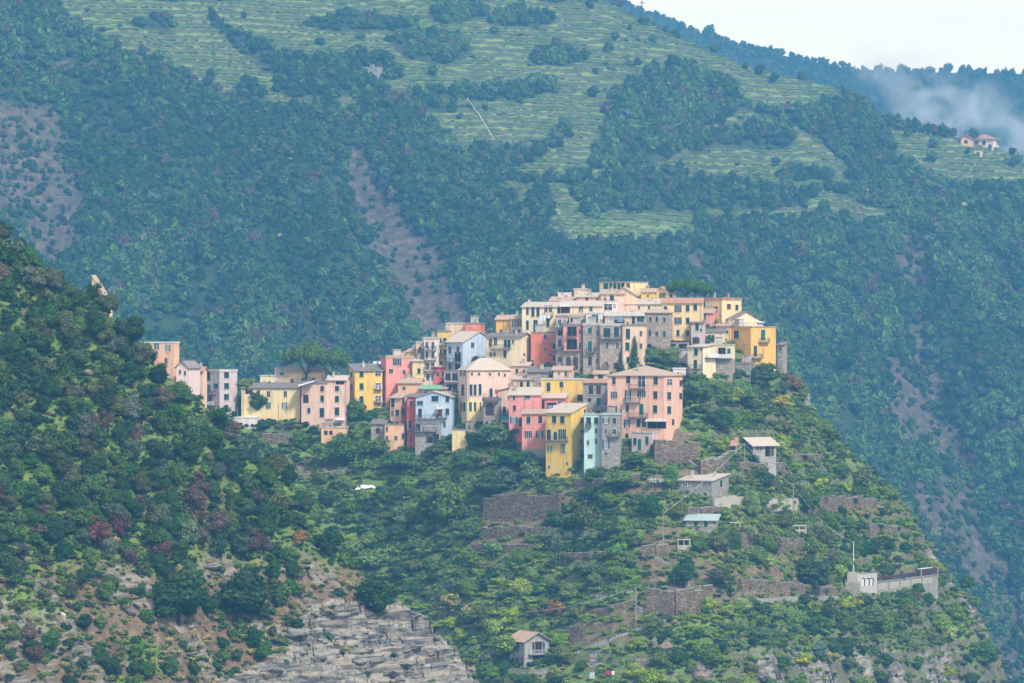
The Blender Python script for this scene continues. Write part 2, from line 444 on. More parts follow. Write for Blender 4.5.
def m_mount():
    m, nt, out = newmat('mountain_ground')
    geo = N(nt, 'NewGeometry'); pos = geo.outputs['Position']
    at_ = N(nt, 'Attribute', attribute_name='mask'); sep = N(nt, 'SeparateColor'); L(nt, at_.outputs['Color'], sep.inputs[0])
    n2 = noisen(nt, 0.16, 6, 0.7, pos); n3 = noisen(nt, 0.03, 4, 0.6, pos)
    g = ramp(nt, n2.outputs[0], [(0.3, (0.02, 0.035, 0.018)), (0.6, (0.05, 0.07, 0.03)), (0.75, (0.09, 0.085, 0.045))]).outputs[0]
    vine = ramp(nt, n2.outputs[0], [(0.3, (0.09, 0.15, 0.04)), (0.5, (0.16, 0.24, 0.06)), (0.7, (0.30, 0.31, 0.10))]).outputs[0]
    sn = N(nt, 'SeparateXYZ'); L(nt, geo.outputs['True Normal'], sn.inputs[0])
    steep = ramp(nt, sn.outputs[2], [(0.66, (1, 1, 1)), (0.84, (0, 0, 0))]).outputs[0]
    wall = ramp(nt, n2.outputs[0], [(0.3, (0.035, 0.06, 0.028)), (0.5, (0.08, 0.095, 0.04)), (0.68, (0.14, 0.12, 0.08))]).outputs[0]
    vine = mixc(nt, steep, vine, wall)
    c = mixc(nt, sep.outputs[2], g, vine)
    earth = ramp(nt, noisen(nt, 0.25, 7, 0.75, pos).outputs[0], [(0.3, (0.04, 0.035, 0.028)), (0.5, (0.10, 0.08, 0.062)), (0.7, (0.24, 0.185, 0.14))]).outputs[0]
    c = mixc(nt, sep.outputs[1], c, earth)
    princ(nt, out, c, 0.95, 0.1, n2.outputs[0], 0.5, 0.8)
    MAT['mount'] = m

def ledges(X, Y, Z, m, amp, th):
    """push rock beds out toward the sea: thin tilted layers, each breaking at joints"""
    s = (Z - X * 0.22 + 3.0 * fbm(X / 17, Z / 17, 131, 3)) / th
    n = np.floor(s); fr = s - n
    jx = np.floor(X / 8.5 + 5 * fbm(n * .37, n * .11, 132, 2) + .8 * fbm(X / 5, Z / 5, 133, 2))
    out = (_h(n, jx, 5) * .3 + _h(n, n * 0, 6) * .9 + _h(np.floor(n / 4), np.floor(X / 9 + .3 * n / 4), 7) * .9) - 1.0
    notch = smooth01(fr / .25) * smooth01((1 - fr) / .12)
    return Y - m * amp * (out + .35 * notch + .25 * fbm(X / 1.3, Z / 1.3, 134, 3))
def grid_mesh(name, fn, x0, x1, y0, y1, dx, dy, mat, maskfn, led=None):
    xs = np.arange(x0, x1 + dx, dx); ys = np.arange(y0, y1 + dy, dy)
    X, Y = np.meshgrid(xs, ys); Z = fn(X, Y)
    nx, ny = len(xs), len(ys)
    mk = maskfn(X.ravel(), Y.ravel(), Z.ravel())
    Yo = Y if led is None else ledges(X, Y, Z, (mk[:, 0] > .5).reshape(X.shape) * 1.0, *led)
    V = np.stack([X, Yo, Z], -1).reshape(-1, 3)
    i = np.arange(nx * ny).reshape(ny, nx)
    Q = np.stack([i[:-1, :-1], i[:-1, 1:], i[1:, 1:], i[1:, :-1]], -1).reshape(-1, 4)
    me = raw_mesh(name, V, Q, mat=mat, smooth=False)
    a = me.color_attributes.new('mask', 'FLOAT_COLOR', 'POINT')
    a.data.foreach_set('color', mk.astype(np.float32).ravel())
    o = D.objects.new(name, me); link(o); o['kind'] = 'structure'
    return o

BARE_V = [[(484,500),(500,492),(560,490),(600,482),(600,496),(560,503),(556,512),(545,530),(535,552),(474,556),(470,545),(480,528),(474,520)], [(290,460),(350,455),(350,470),(290,478)], [(595,480),(640,470),(690,455),(700,475),(650,500),(610,500)],
          [(640,548),(660,520),(690,535),(660,600),(640,600)], [(580,620),(700,575),(720,600),(640,640),(585,650)], [(690,560),(830,575),(840,600),(700,610)], [(655,425),(700,430),(690,462),(655,462)]]
def mask_v(x, y, z):
    u = CX + F * x / y; v = CY - F * z / y
    du = 8 * fbm(x / 6, y / 6, 71, 3); dv = 6 * fbm(x / 6, y / 6, 72, 3)
    bare = np.zeros(u.shape)
    for P in BARE_V: bare = np.maximum(bare, inpoly(u + du, v + dv, P) * 0.85)
    bare = np.maximum(bare, 0.15 * smooth01((fbm(x / 16, y / 16, 73, 3) - 0.18) / 0.2))
    rock = smooth01((v + dv - 640) / 20) * (u > 590) * smooth01((fbm(x / 13, y / 9, 74, 3) + 0.15) / 0.25)
    edge = smooth01((u - (np.interp(v, [370,430,500,560,620,680], [785,828,892,925,972,1000]))) / 10) * smooth01((fbm(x / 9, y / 9, 75, 3) + 0.05) / 0.2) 
    rock = np.maximum(rock, edge * 0.9)
    return np.stack([rock, bare, 0 * u, 0 * u + 1], -1)
def mask_n(x, y, z):
    u = CX + F * x / y; v = CY - F * z / y
    rock = cliffmask(u, v) * 1.0
    sc = smooth01((v - 545 + 16 * fbm(x / 8, y / 8, 76, 3)) / 40)
    rock = np.maximum(rock, sc * smooth01((fbm(x / 7, y / 7, 77, 4) - 0.12) / 0.15) * 0.7)
    bare = np.maximum(sc * 0.95 * smooth01((fbm(x / 9, y / 9, 78, 3) + 0.4) / 0.2), smooth01((u - np.interp(v, [440, 520, 560, 600], [300, 318, 340, 330])) / 14) * (v > 480) * 0.8)
    return np.stack([rock, bare, 0 * u, 0 * u + 1], -1)
def mask_m(x, y, z):
    u, v, vine, scar = m_masks(x, y, z)
    return np.stack([0 * u, scar * 0.9, vine * 1.0, 0 * u + 1], -1)

def build_terrain():
    m_ground(); m_mount()
    grid_mesh('village_hill', z_village, -150, 190, 768, 1040, 0.7, 0.7, MAT['ground'], mask_v, (1.3, 1.3))
    grid_mesh('headland', z_near, -125, 22, 596, 730, 0.32, 0.32, MAT['ground'], mask_n, (1.15, 0.85))
    grid_mesh('mountain', z_mount, -340, 345, 1240, 2240, 2.2, 1.8, MAT['mount'], mask_m)
    grid_mesh('far_ridge', z_far, -60, 620, 2900, 3700, 12, 12, MAT['mount'], lambda x, y, z: np.stack([0*x, 0*x, 0*x, 0*x+1], -1))
    # sea, out to the horizon
    m, nt, out = newmat('sea_water')
    geo = N(nt, 'NewGeometry')
    princ(nt, out, (0.01, 0.03, 0.05), 0.15, 0.5, noisen(nt, 0.4, 4, 0.6, geo.outputs['Position']).outputs[0], 0.4, 0.3)
    b = MB(); b.poly([(-3000,-800,-150),(3000,-800,-150),(3000,4000,-150),(-3000,4000,-150)])
    o = b.build('sea', m); o['kind'] = 'structure'
# ------------------------------------------------------------------ foliage shapes
def crown_mesh(name, lobes, nleaf, size, seed, core=0.72, flat=1.0, ragged=0.22):
    """lobes: (x,y,z,rx,rz). leaf clumps through the volume + uneven inner masses"""
    r = np.random.default_rng(seed)
    V = []; Q = []; T = []; tone = []
    lob = np.array(lobes, float)
    wts = lob[:, 3] ** 2; wts /= wts.sum()
    k = r.choice(len(lob), nleaf, p=wts)
    d = r.normal(size=(nleaf, 3)); d[:, 2] = np.where(d[:, 2] < -0.3, -d[:, 2] * .6, d[:, 2]); d /= np.linalg.norm(d, axis=1)[:, None]
    rad = np.where(r.random(nleaf) < 0.75, 1 - ragged * 0.5 + ragged * r.normal(size=nleaf) * 0.6, r.random(nleaf) ** .5)
    c = lob[k, :3] + d * np.stack([lob[k, 3], lob[k, 3], lob[k, 4]], -1) * rad[:, None]
    n = d + r.normal(size=(nleaf, 3)) * 0.55; n /= np.linalg.norm(n, axis=1)[:, None]
    t = np.cross(n, r.normal(size=(nleaf, 3))); t /= np.linalg.norm(t, axis=1)[:, None]
    b = np.cross(n, t)
    s = size * (0.6 + 0.8 * r.random(nleaf))[:, None]
    asp = (0.6 + 0.5 * r.random(nleaf))[:, None]
    P = np.stack([c - t * s, c - b * s * asp + n * s * .25, c + t * s, c + b * s * asp + n * s * .25], 1).reshape(-1, 3)
    Q = np.arange(nleaf * 4).reshape(-1, 4)
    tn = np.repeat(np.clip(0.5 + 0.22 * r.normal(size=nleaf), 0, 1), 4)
    V = P
    # inner masses
    phi = (1 + 5 ** .5) / 2
    for (x, y, z, rx, rz) in lobes:
        nu, nv = 9, 6
        vs = []
        for j in range(nv + 1):
            th = math.pi * j / nv
            for i in range(nu):
                ph = 2 * math.pi * i / nu
                q = core * (1 + 0.28 * (r.random() - .5))
                vs.append((x + rx * q * math.sin(th) * math.cos(ph), y + rx * q * math.sin(th) * math.sin(ph), z + rz * q * math.cos(th)))
        base = len(V)
        V = np.concatenate([V, np.array(vs)])
        qq = [(base + j * nu + i, base + (j + 1) * nu + i, base + (j + 1) * nu + (i + 1) % nu, base + j * nu + (i + 1) % nu) for j in range(nv) for i in range(nu)]
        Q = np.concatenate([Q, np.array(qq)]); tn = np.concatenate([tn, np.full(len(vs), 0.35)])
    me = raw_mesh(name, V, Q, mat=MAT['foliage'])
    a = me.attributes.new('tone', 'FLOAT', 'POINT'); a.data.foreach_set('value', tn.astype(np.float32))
    return me

def lobes_round(seed, n=9, spread=0.5, r0=0.52):
    r = random.Random(seed); L_ = [(0, 0, 0, 0.66, 0.6)]
    for i in range(n):
        a = r.uniform(0, 6.28); q = spread * math.sqrt(r.random()) * 1.1; z = r.uniform(-0.42, 0.6)
        q *= math.sqrt(max(0.1, 1 - z * z * .9)); rr = r0 * r.uniform(0.55, 1.0)
        L_.append((q * math.cos(a), q * math.sin(a), z, rr, rr * r.uniform(0.75, 1.0)))
    return L_
def lobes_pine(seed):
    r = random.Random(seed); L_ = []
    for i in range(16):
        a = r.uniform(0, 6.28); q = 0.85 * math.sqrt(r.random())
        L_.append((q * math.cos(a), q * math.sin(a), 0.18 - 0.25 * q * q + r.uniform(-.06, .06), r.uniform(.24, .36), r.uniform(.16, .24)))
    return L_
def lobes_cone(seed):
    r = random.Random(seed); L_ = []
    for i in range(9):
        z = -0.9 + i * 0.22; w = 0.62 * (1 - (z + 0.9) / 2.1) + 0.08
        L_.append((r.uniform(-.08, .08), r.uniform(-.08, .08), z, w, 0.22))
    return L_
def lobes_low(seed):
    r = random.Random(seed); L_ = []
    for i in range(8):
        a = r.uniform(0, 6.28); q = 0.75 * math.sqrt(r.random()); rr = r.uniform(.25, .45)
        L_.append((q * math.cos(a), q * math.sin(a), r.uniform(-.2, .15), rr, rr * .8))
    return L_

CROWN = {}
TRUNK = {}
def build_protos():
    for i in range(4):
        CROWN['round', i] = crown_mesh('crown_mesh', lobes_round(100 + i, 11), 1900, 0.062, i)
        CROWN['mid', i] = crown_mesh('crown_mesh', lobes_round(200 + i, 9), 620, 0.105, 10 + i)
        CROWN['lo', i] = crown_mesh('crown_mesh', lobes_round(300 + i, 7), 210, 0.17, 20 + i)
        CROWN['low', i] = crown_mesh('crown_mesh', lobes_low(400 + i), 380, 0.105, 30 + i, core=0.6, ragged=.4)
        CROWN['loose', i] = crown_mesh('crown_mesh', lobes_round(500 + i, 9, 0.7, 0.42), 1500, 0.062, 40 + i, core=0.35, ragged=0.45)
    for i in range(2):
        CROWN['pine', i] = crown_mesh('crown_mesh', lobes_pine(600 + i), 3600, 0.035, 50 + i, core=0.7)
        CROWN['cone', i] = crown_mesh('crown_mesh', lobes_cone(700 + i), 1500, 0.06, 60 + i, core=0.6)
        CROWN['conelo', i] = crown_mesh('crown_mesh', lobes_cone(700 + i), 160, 0.14, 60 + i, core=0.6)
    m_simple('bark', (0.075, 0.055, 0.042), 0.95, 0.1, 0.35, 3.0)
    for i in range(3):
        r = random.Random(i); b = MB()
        b.tube((0, 0, -1.0), (0.04, 0.02, -0.45), 0.075, 0.05)
        for k in range(4):
            a = k * 1.57 + r.random(); b.tube((0.04, 0.02, -0.5), (0.45 * math.cos(a), 0.45 * math.sin(a), 0.05 + .2 * r.random()), 0.038, 0.012, 5)
        b.tube((0.04, 0.02, -0.47), (0, 0, 0.35), 0.045, 0.012, 5)
        TRUNK[i] = b.mesh('trunk_mesh', MAT['bark'])

def plant(name, x, y, z, rx, rz, kind, col, label, cat, group=None, idx=None, parts=True, sink=0.12, leafname='crown'):
    """a tree or shrub: base on the ground at z, crown half-width rx, half-height rz"""
    n = 2 if kind in ('pine', 'cone', 'conelo') else 4
    i = random.randrange(n) if idx is None else idx
    root = empty(name, (x, y, z), 0, label, cat, group)
    c = D.objects.new(leafname, CROWN[kind, i]); link(c); c.parent = root
    c.location = (0, 0, rz * (1 - sink)); c.scale = (rx * random.uniform(.85, 1.15), rx, rz); c.rotation_euler = (random.uniform(-.08, .08), random.uniform(-.08, .08), random.uniform(0, 6.28))
    c.color = (*col, 1)
    if parts:
        t = D.objects.new('trunk', TRUNK[random.randrange(3)]); link(t); t.parent = root
        t.location = (0, 0, rz * (1 - sink)); t.scale = (rx, rx, rz)
    return root

# colours of leaves (real-world albedo)
GREEN = {'dark': (0.040, 0.088, 0.032), 'mid': (0.066, 0.128, 0.034), 'fresh': (0.11, 0.185, 0.042), 'olive': (0.105, 0.125, 0.045), 'grey': (0.115, 0.145, 0.095),
         'lime': (0.21, 0.29, 0.05), 'red': (0.15, 0.060, 0.058), 'brown': (0.13, 0.09, 0.068), 'rust': (0.26, 0.14, 0.05), 'yellow': (0.45, 0.38, 0.04), 'straw': (0.36, 0.31, 0.14), 'white': (0.5, 0.5, 0.42), 'blue': (0.095, 0.15, 0.12)}

PROTOCOL = {}
def proto_coll(key, items):
    """items: (kind, idx, colour). An unlinked collection the scatter draws from"""
    c = D.collections.new('leaf_kinds_' + key)
    for j, (k, i, col) in enumerate(items):
        o = D.objects.new('%s_%02d' % (key, j), CROWN[k, i]); o.color = (*GREEN[col], 1) if isinstance(col, str) else (*col, 1)
        c.objects.link(o)
    PROTOCOL[c.name] = np.array([GREEN[q[2]] if isinstance(q[2], str) else q[2] for q in items], np.float32)
    return c

def scatter(name, P, scale, idx, coll, label, cat, squash=None):
    """one stuff object: many small plants instanced on points"""
    n = len(P)
    me = D.meshes.new(name); me.vertices.add(n); me.vertices.foreach_set('co', np.asarray(P, np.float32).ravel())
    sc = np.repeat(np.asarray(scale, np.float32)[:, None], 3, 1)
    if squash is not None: sc[:, 2] *= squash * (0.8 + 0.5 * RNG.random(n))
    sc[:, 0] *= .85 + .35 * RNG.random(n)
    a = me.attributes.new('sc', 'FLOAT_VECTOR', 'POINT'); a.data.foreach_set('vector', sc.ravel())
    a = me.attributes.new('pick', 'INT', 'POINT'); a.data.foreach_set('value', np.asarray(idx, np.int32))
    rt = np.zeros((n, 3), np.float32); rt[:, 2] = RNG.random(n) * 6.28; rt[:, 0] = RNG.normal(size=n) * .12; rt[:, 1] = RNG.normal(size=n) * .12
    a = me.attributes.new('rt', 'FLOAT_VECTOR', 'POINT'); a.data.foreach_set('vector', rt.ravel())
    a = me.attributes.new('tint', 'FLOAT_VECTOR', 'POINT'); a.data.foreach_set('vector', PROTOCOL[coll.name][np.asarray(idx, int)].ravel())
    o = D.objects.new(name, me); link(o); o.color = (0, 0, 0, 1)
    g = D.node_groups.new(name + '_nodes', 'GeometryNodeTree')
    g.interface.new_socket('Geometry', in_out='INPUT', socket_type='NodeSocketGeometry')
    g.interface.new_socket('Geometry', in_out='OUTPUT', socket_type='NodeSocketGeometry')
    gi = g.nodes.new('NodeGroupInput'); go = g.nodes.new('NodeGroupOutput')
    ci = g.nodes.new('GeometryNodeCollectionInfo'); ci.inputs['Collection'].default_value = coll
    ci.inputs['Separate Children'].default_value = True; ci.inputs['Reset Children'].default_value = True
    ip = g.nodes.new('GeometryNodeInstanceOnPoints'); ip.inputs['Pick Instance'].default_value = True
    def na(nm, ty):
        q = g.nodes.new('GeometryNodeInputNamedAttribute'); q.data_type = ty; q.inputs[0].default_value = nm; return q.outputs[0]
    m2p = g.nodes.new('GeometryNodeMeshToPoints')
    g.links.new(gi.outputs[0], m2p.inputs[0]); g.links.new(m2p.outputs[0], ip.inputs['Points'])
    g.links.new(ci.outputs[0], ip.inputs['Instance'])
    g.links.new(na('sc', 'FLOAT_VECTOR'), ip.inputs['Scale'])
    g.links.new(na('pick', 'INT'), ip.inputs['Instance Index'])
    e2r = g.nodes.new('FunctionNodeEulerToRotation'); g.links.new(na('rt', 'FLOAT_VECTOR'), e2r.inputs[0]); g.links.new(e2r.outputs[0], ip.inputs['Rotation'])
    g.links.new(ip.outputs[0], go.inputs[0])
    md = o.modifiers.new('scatter', 'NODES'); md.node_group = g
    return tag(o, label, cat, kind='stuff')

def jgrid(x0, x1, y0, y1, sp):
    xs = np.arange(x0, x1, sp); ys = np.arange(y0, y1, sp)
    X, Y = np.meshgrid(xs, ys); X = X.ravel() + (RNG.random(X.size) - .5) * sp * .95; Y = Y.ravel() + (RNG.random(Y.size) - .5) * sp * .95
    return X, Y
def inframe(u, v, m=50): return (u > -m) & (u < 1024 + m) & (v > -m) & (v < 683 + m)
FOOT = []      # (x, y, r) ground taken by buildings and walls
def clear(x, y, pad=0.0):
    ok = np.ones(np.shape(x), bool)
    for fx, fy, fr in FOOT: ok &= (x - fx) ** 2 + (y - fy) ** 2 > (fr + pad) ** 2
    return ok
def minus_y(x, y, fn):  # ground point + height
    return np.stack([x, y, fn(x, y)], -1)

def build_mountain_forest():
    items = [('lo', 0, 'dark'), ('lo', 1, 'mid'), ('lo', 2, 'mid'), ('lo', 3, 'dark'), ('lo', 0, 'fresh'), ('lo', 1, 'olive'), ('lo', 2, 'blue'), ('lo', 3, 'brown'), ('conelo', 0, 'dark'), ('lo', 2, 'fresh'), ('low', 1, 'lime'), ('low', 2, 'yellow')]
    c = proto_coll('mountain', items)
    x, y = jgrid(-345, 345, 1250, 2235, 2.5)
    z = z_mount(x, y)
    gr = np.abs(z_mount(x, y + 2, False) - z_mount(x, y - 2, False)) / 4
    u, v, vine, scar = m_masks(x, y, z)
    ok = inframe(u, v, 40) & (~vine | (RNG.random(x.size) < .016))
    dens = np.clip(.10 + .7 * gr, 0, 1) * np.where(scar, np.where(u < 100, .7, np.where(u < 500, .2, .5)), 1.0) * np.where(fbm(x / 25, y / 25, 81, 3) > -0.33, 1, 0.45)
    ok &= RNG.random(x.size) < dens
    patch = fbm(x / 40, y / 60, 82, 3)
    x, y, z, scar, patch, v, u = x[ok], y[ok], z[ok], scar[ok], patch[ok], v[ok], u[ok]
    n = x.size
    sc = (2.2 + 2.1 * RNG.random(n) ** 1.7 + 0.9 * (patch > 0.1)) * np.where(scar, 0.55, 1) * np.where(v > 60, 1, 0.8)
    w = np.array([.2, .2, .16, .12, .08, .08, .06, .035, .025, .03, .003, .001]); w = w / w.sum()
    pk = RNG.choice(len(items), n, p=w)
    pk = np.where((patch > 0.22) & (RNG.random(n) < .5), 4, pk)
    pk = np.where((patch < -0.25) & (RNG.random(n) < .5), 0, pk)
    P = np.stack([x, y, z + sc * 0.62], -1)
    scatter('mountain_forest', P, sc, pk, c, 'dense blue-green woodland covering the mountainside behind the village', 'forest', 1.05)
    # vines: low rows along the terrace edges
    items = [('low', 0, (0.19, 0.31, 0.06)), ('low', 1, (0.23, 0.33, .06)), ('low', 2, (.12,.20,.045)), ('low', 3, (0.25, 0.33, 0.07)), ('low', 0, 'mid')]
    c = proto_coll('vine', items)
    x, y = jgrid(-345, 345, 1500, 2180, 1.45)
    fq = z_mount(x, y, frac=True)
    k_ = (fq > .06) & (fq < .46); x, y, fq = x[k_], y[k_], fq[k_]
    z = z_mount(x, y)
    u, v, vine, scar = m_masks(x, y, z)
    q = (z_mount(x, y + 0.5) - z_mount(x, y - 0.5))
    ok = inframe(u, v, 5) & vine & (RNG.random(x.size) < np.where(fbm(x / 40, y / 10, 83, 3) > -0.1, 0.8, 0.12))
    x, y, z = x[ok], y[ok], z[ok]; n = x.size
    sc = 1.0 + 0.55 * RNG.random(n)
    big = RNG.random(n) < 0.012
    sc = np.where(big, sc * 2.0, sc); pk = np.where(big, 4, RNG.integers(0, 4, n))
    scatter('vineyard', np.stack([x, y, z + .3], -1), sc, pk, c, 'pale green vine rows on the stepped mountain terraces', 'vineyard', 0.9)
    # far ridge
    items = [('lo', 0, 'dark'), ('lo', 1, 'mid'), ('conelo', 0, 'dark'), ('lo', 2, 'mid'), ('lo', 3, 'olive')]
    c = proto_coll('far', items)
    x, y = jgrid(60, 560, 3080, 3520, 8)
    z = z_far(x, y); u = CX + F * x / y; v = CY - F * z / y
    ok = inframe(u, v, 30) & (v < 240); x, y, z = x[ok], y[ok], z[ok]; n = x.size
    pk = RNG.choice(5, n, p=[.3, .32, .03, .22, .13]); sc = 2.8 + 2.0 * RNG.random(n) + 2.5 * (RNG.random(n) < .04)
    scatter('far_forest', np.stack([x, y, z + sc * .6], -1), sc, pk, c, 'hazy wooded ridge on the skyline behind the smoke', 'forest', 1.1)
# ------------------------------------------------------------------ houses
PC = {}
def plaster(rgb):
    if rgb not in PC:
        l = srgb(rgb); g = sum(l) / 3
        l = tuple(max(0.01, min(0.85, (g + (c - g) * WSAT) * WVAL * w)) for c, w in zip(l, (1.10, .925, .93)))
        PC[rgb] = m_plaster('plaster_%02x%02x%02x' % rgb, l, 0.85)
    return PC[rgb]
WSAT, WVAL = 1.0, 1.05
def build_mats():
    m_simple('shutter_green', (0.008, 0.055, 0.042), 0.6, 0.3, 0.3, 1.2)
    m_simple('shutter_teal', (0.012, 0.12, 0.095), 0.6, 0.3, 0.2, 1.2)
    m_simple('shutter_brown', (0.07, 0.035, 0.03), 0.7, 0.25, 0.3, 1.2)
    m_simple('surround', (0.52, 0.48, 0.43), 0.85, 0.2, 0.15, 2.0)
    m_simple('white_paint', (0.68, 0.68, 0.67), 0.7, 0.3, 0.12, 2.0)
    m_simple('iron', (0.03, 0.032, 0.035), 0.6, 0.4, 0.3, 2.0)
    m_simple('rust', (0.10, 0.035, 0.03), 0.8, 0.3, 0.4, 2.0)
    m_simple('wood_grey', (0.16, 0.14, 0.125), 0.85, 0.2, 0.3, 2.0)
    m_simple('concrete', (0.30, 0.29, 0.27), 0.9, 0.2, 0.25, 1.2)
    m_simple('slab', (0.24, 0.215, 0.20), 0.9, 0.2, 0.35, 1.0)
    m_simple('slab_pale', (0.50, 0.45, 0.40), 0.9, 0.2, 0.25, 1.0)
    m_simple('aqua_sheet', (0.37, 0.46, 0.43), 0.6, 0.3, 0.15, 1.0)
    m_simple('awning_green', (0.16, 0.36, 0.20), 0.7, 0.2, 0.12, 1.0)
    m_simple('awning_teal', (0.02, 0.30, 0.27), 0.7, 0.2, 0.12, 1.0)
    m_simple('cloth_white', (0.72, 0.73, 0.75), 0.8, 0.2, 0.08, 1.0)
    m_simple('cloth_blue', (0.22, 0.30, 0.42), 0.8, 0.2, 0.15, 1.0)
    m_simple('red_paint', (0.40, 0.035, 0.04), 0.7, 0.2, 0.2, 1.0)
    m_stone('stone_grey', (0.25, 0.225, 0.20), (0.34, 0.31, 0.275), (0.45, 0.41, 0.365), 2.2, (0.2, .18, .16))
    m_stone('stone_warm', (0.30, 0.235, 0.19), (0.41, 0.34, 0.28), (0.54, 0.46, 0.38), 2.2, (0.25, .2, .165))
    m_stone('stone_pale', (0.30, 0.28, 0.25), (0.40, 0.375, 0.335), (0.50, 0.47, 0.42), 2.0, (0.22, 0.2, 0.18))
    m_stone('dry_stone', (0.11, 0.078, 0.052), (0.19, 0.14, 0.10), (0.31, 0.24, 0.175), 1.8, (0.04, 0.034, 0.03))
    m_tile('tile_pale', (0.56, 0.44, 0.34), (0.64, 0.53, 0.43), (0.50, 0.45, 0.39))
    m_tile('tile_tan', (0.50, 0.31, 0.21), (0.58, 0.40, 0.28), (0.44, 0.37, 0.30))
    m_tile('tile_red', (0.46, 0.19, 0.12), (0.55, 0.27, 0.18), (0.44, 0.31, 0.23))
    m_tile('tile_grey', (0.20, 0.17, 0.155), (0.26, 0.22, 0.20), (0.19, 0.18, 0.17))
    m_plaster('ruin_plaster', (0.42, 0.37, 0.30), 0.8)
    m, nt, out = newmat('glass_dark')
    princ(nt, out, (0.014, 0.020, 0.026), 0.25, 0.5); MAT['glass'] = m
    m, nt, out = newmat('glass_pale')
    princ(nt, out, (0.20, 0.24, 0.27), 0.25, 0.5); MAT['glass_pale'] = m
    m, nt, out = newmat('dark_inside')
    princ(nt, out, (0.018, 0.015, 0.016), 0.95, 0.05); MAT['painted_dark'] = m  # interior shade of openings painted near-black; also the mural's black paint

def face_mat(face):
    """local frame of a wall face: x' along the wall, y' outwards, z up"""
    if face == 'F': return lambda a, o, z: (a, -o, z)
    if face == 'R': return lambda a, o, z: (o, a, z)      # side facing +x, a runs into depth
    return lambda a, o, z: (-o, a, z)                     # side facing -x
def fbox(b, T, a0, a1, o0, o1, z0, z1, mi=0):
    p = [T(a0,o0,z0),T(a1,o0,z0),T(a1,o1,z0),T(a0,o1,z0),T(a0,o0,z1),T(a1,o0,z1),T(a1,o1,z1),T(a0,o1,z1)]
    n = len(b.v); b.v.extend(p)
    for q in ((0,3,2,1),(4,5,6,7),(0,1,5,4),(1,2,6,5),(2,3,7,6),(3,0,4,7)):
        b.f.append(tuple(n + i for i in q)); b.m.append(mi)
def louvre(b, T, a0, a1, z0, z1, o):
    fbox(b, T, a0, a1, o, o + 0.03, z0, z1)
    n = max(3, int((z1 - z0) / 0.16))
    for i in range(n):
        z = z0 + 0.05 + (z1 - z0 - .1) * i / n
        fbox(b, T, a0 + .04, a1 - .04, o + 0.03, o + 0.05, z, z + 0.06)
SHC = {'g': 'shutter_green', 'b': 'shutter_brown', 'o': 'shutter_green', 't': 'shutter_teal', 'p': 'shutter_brown'}
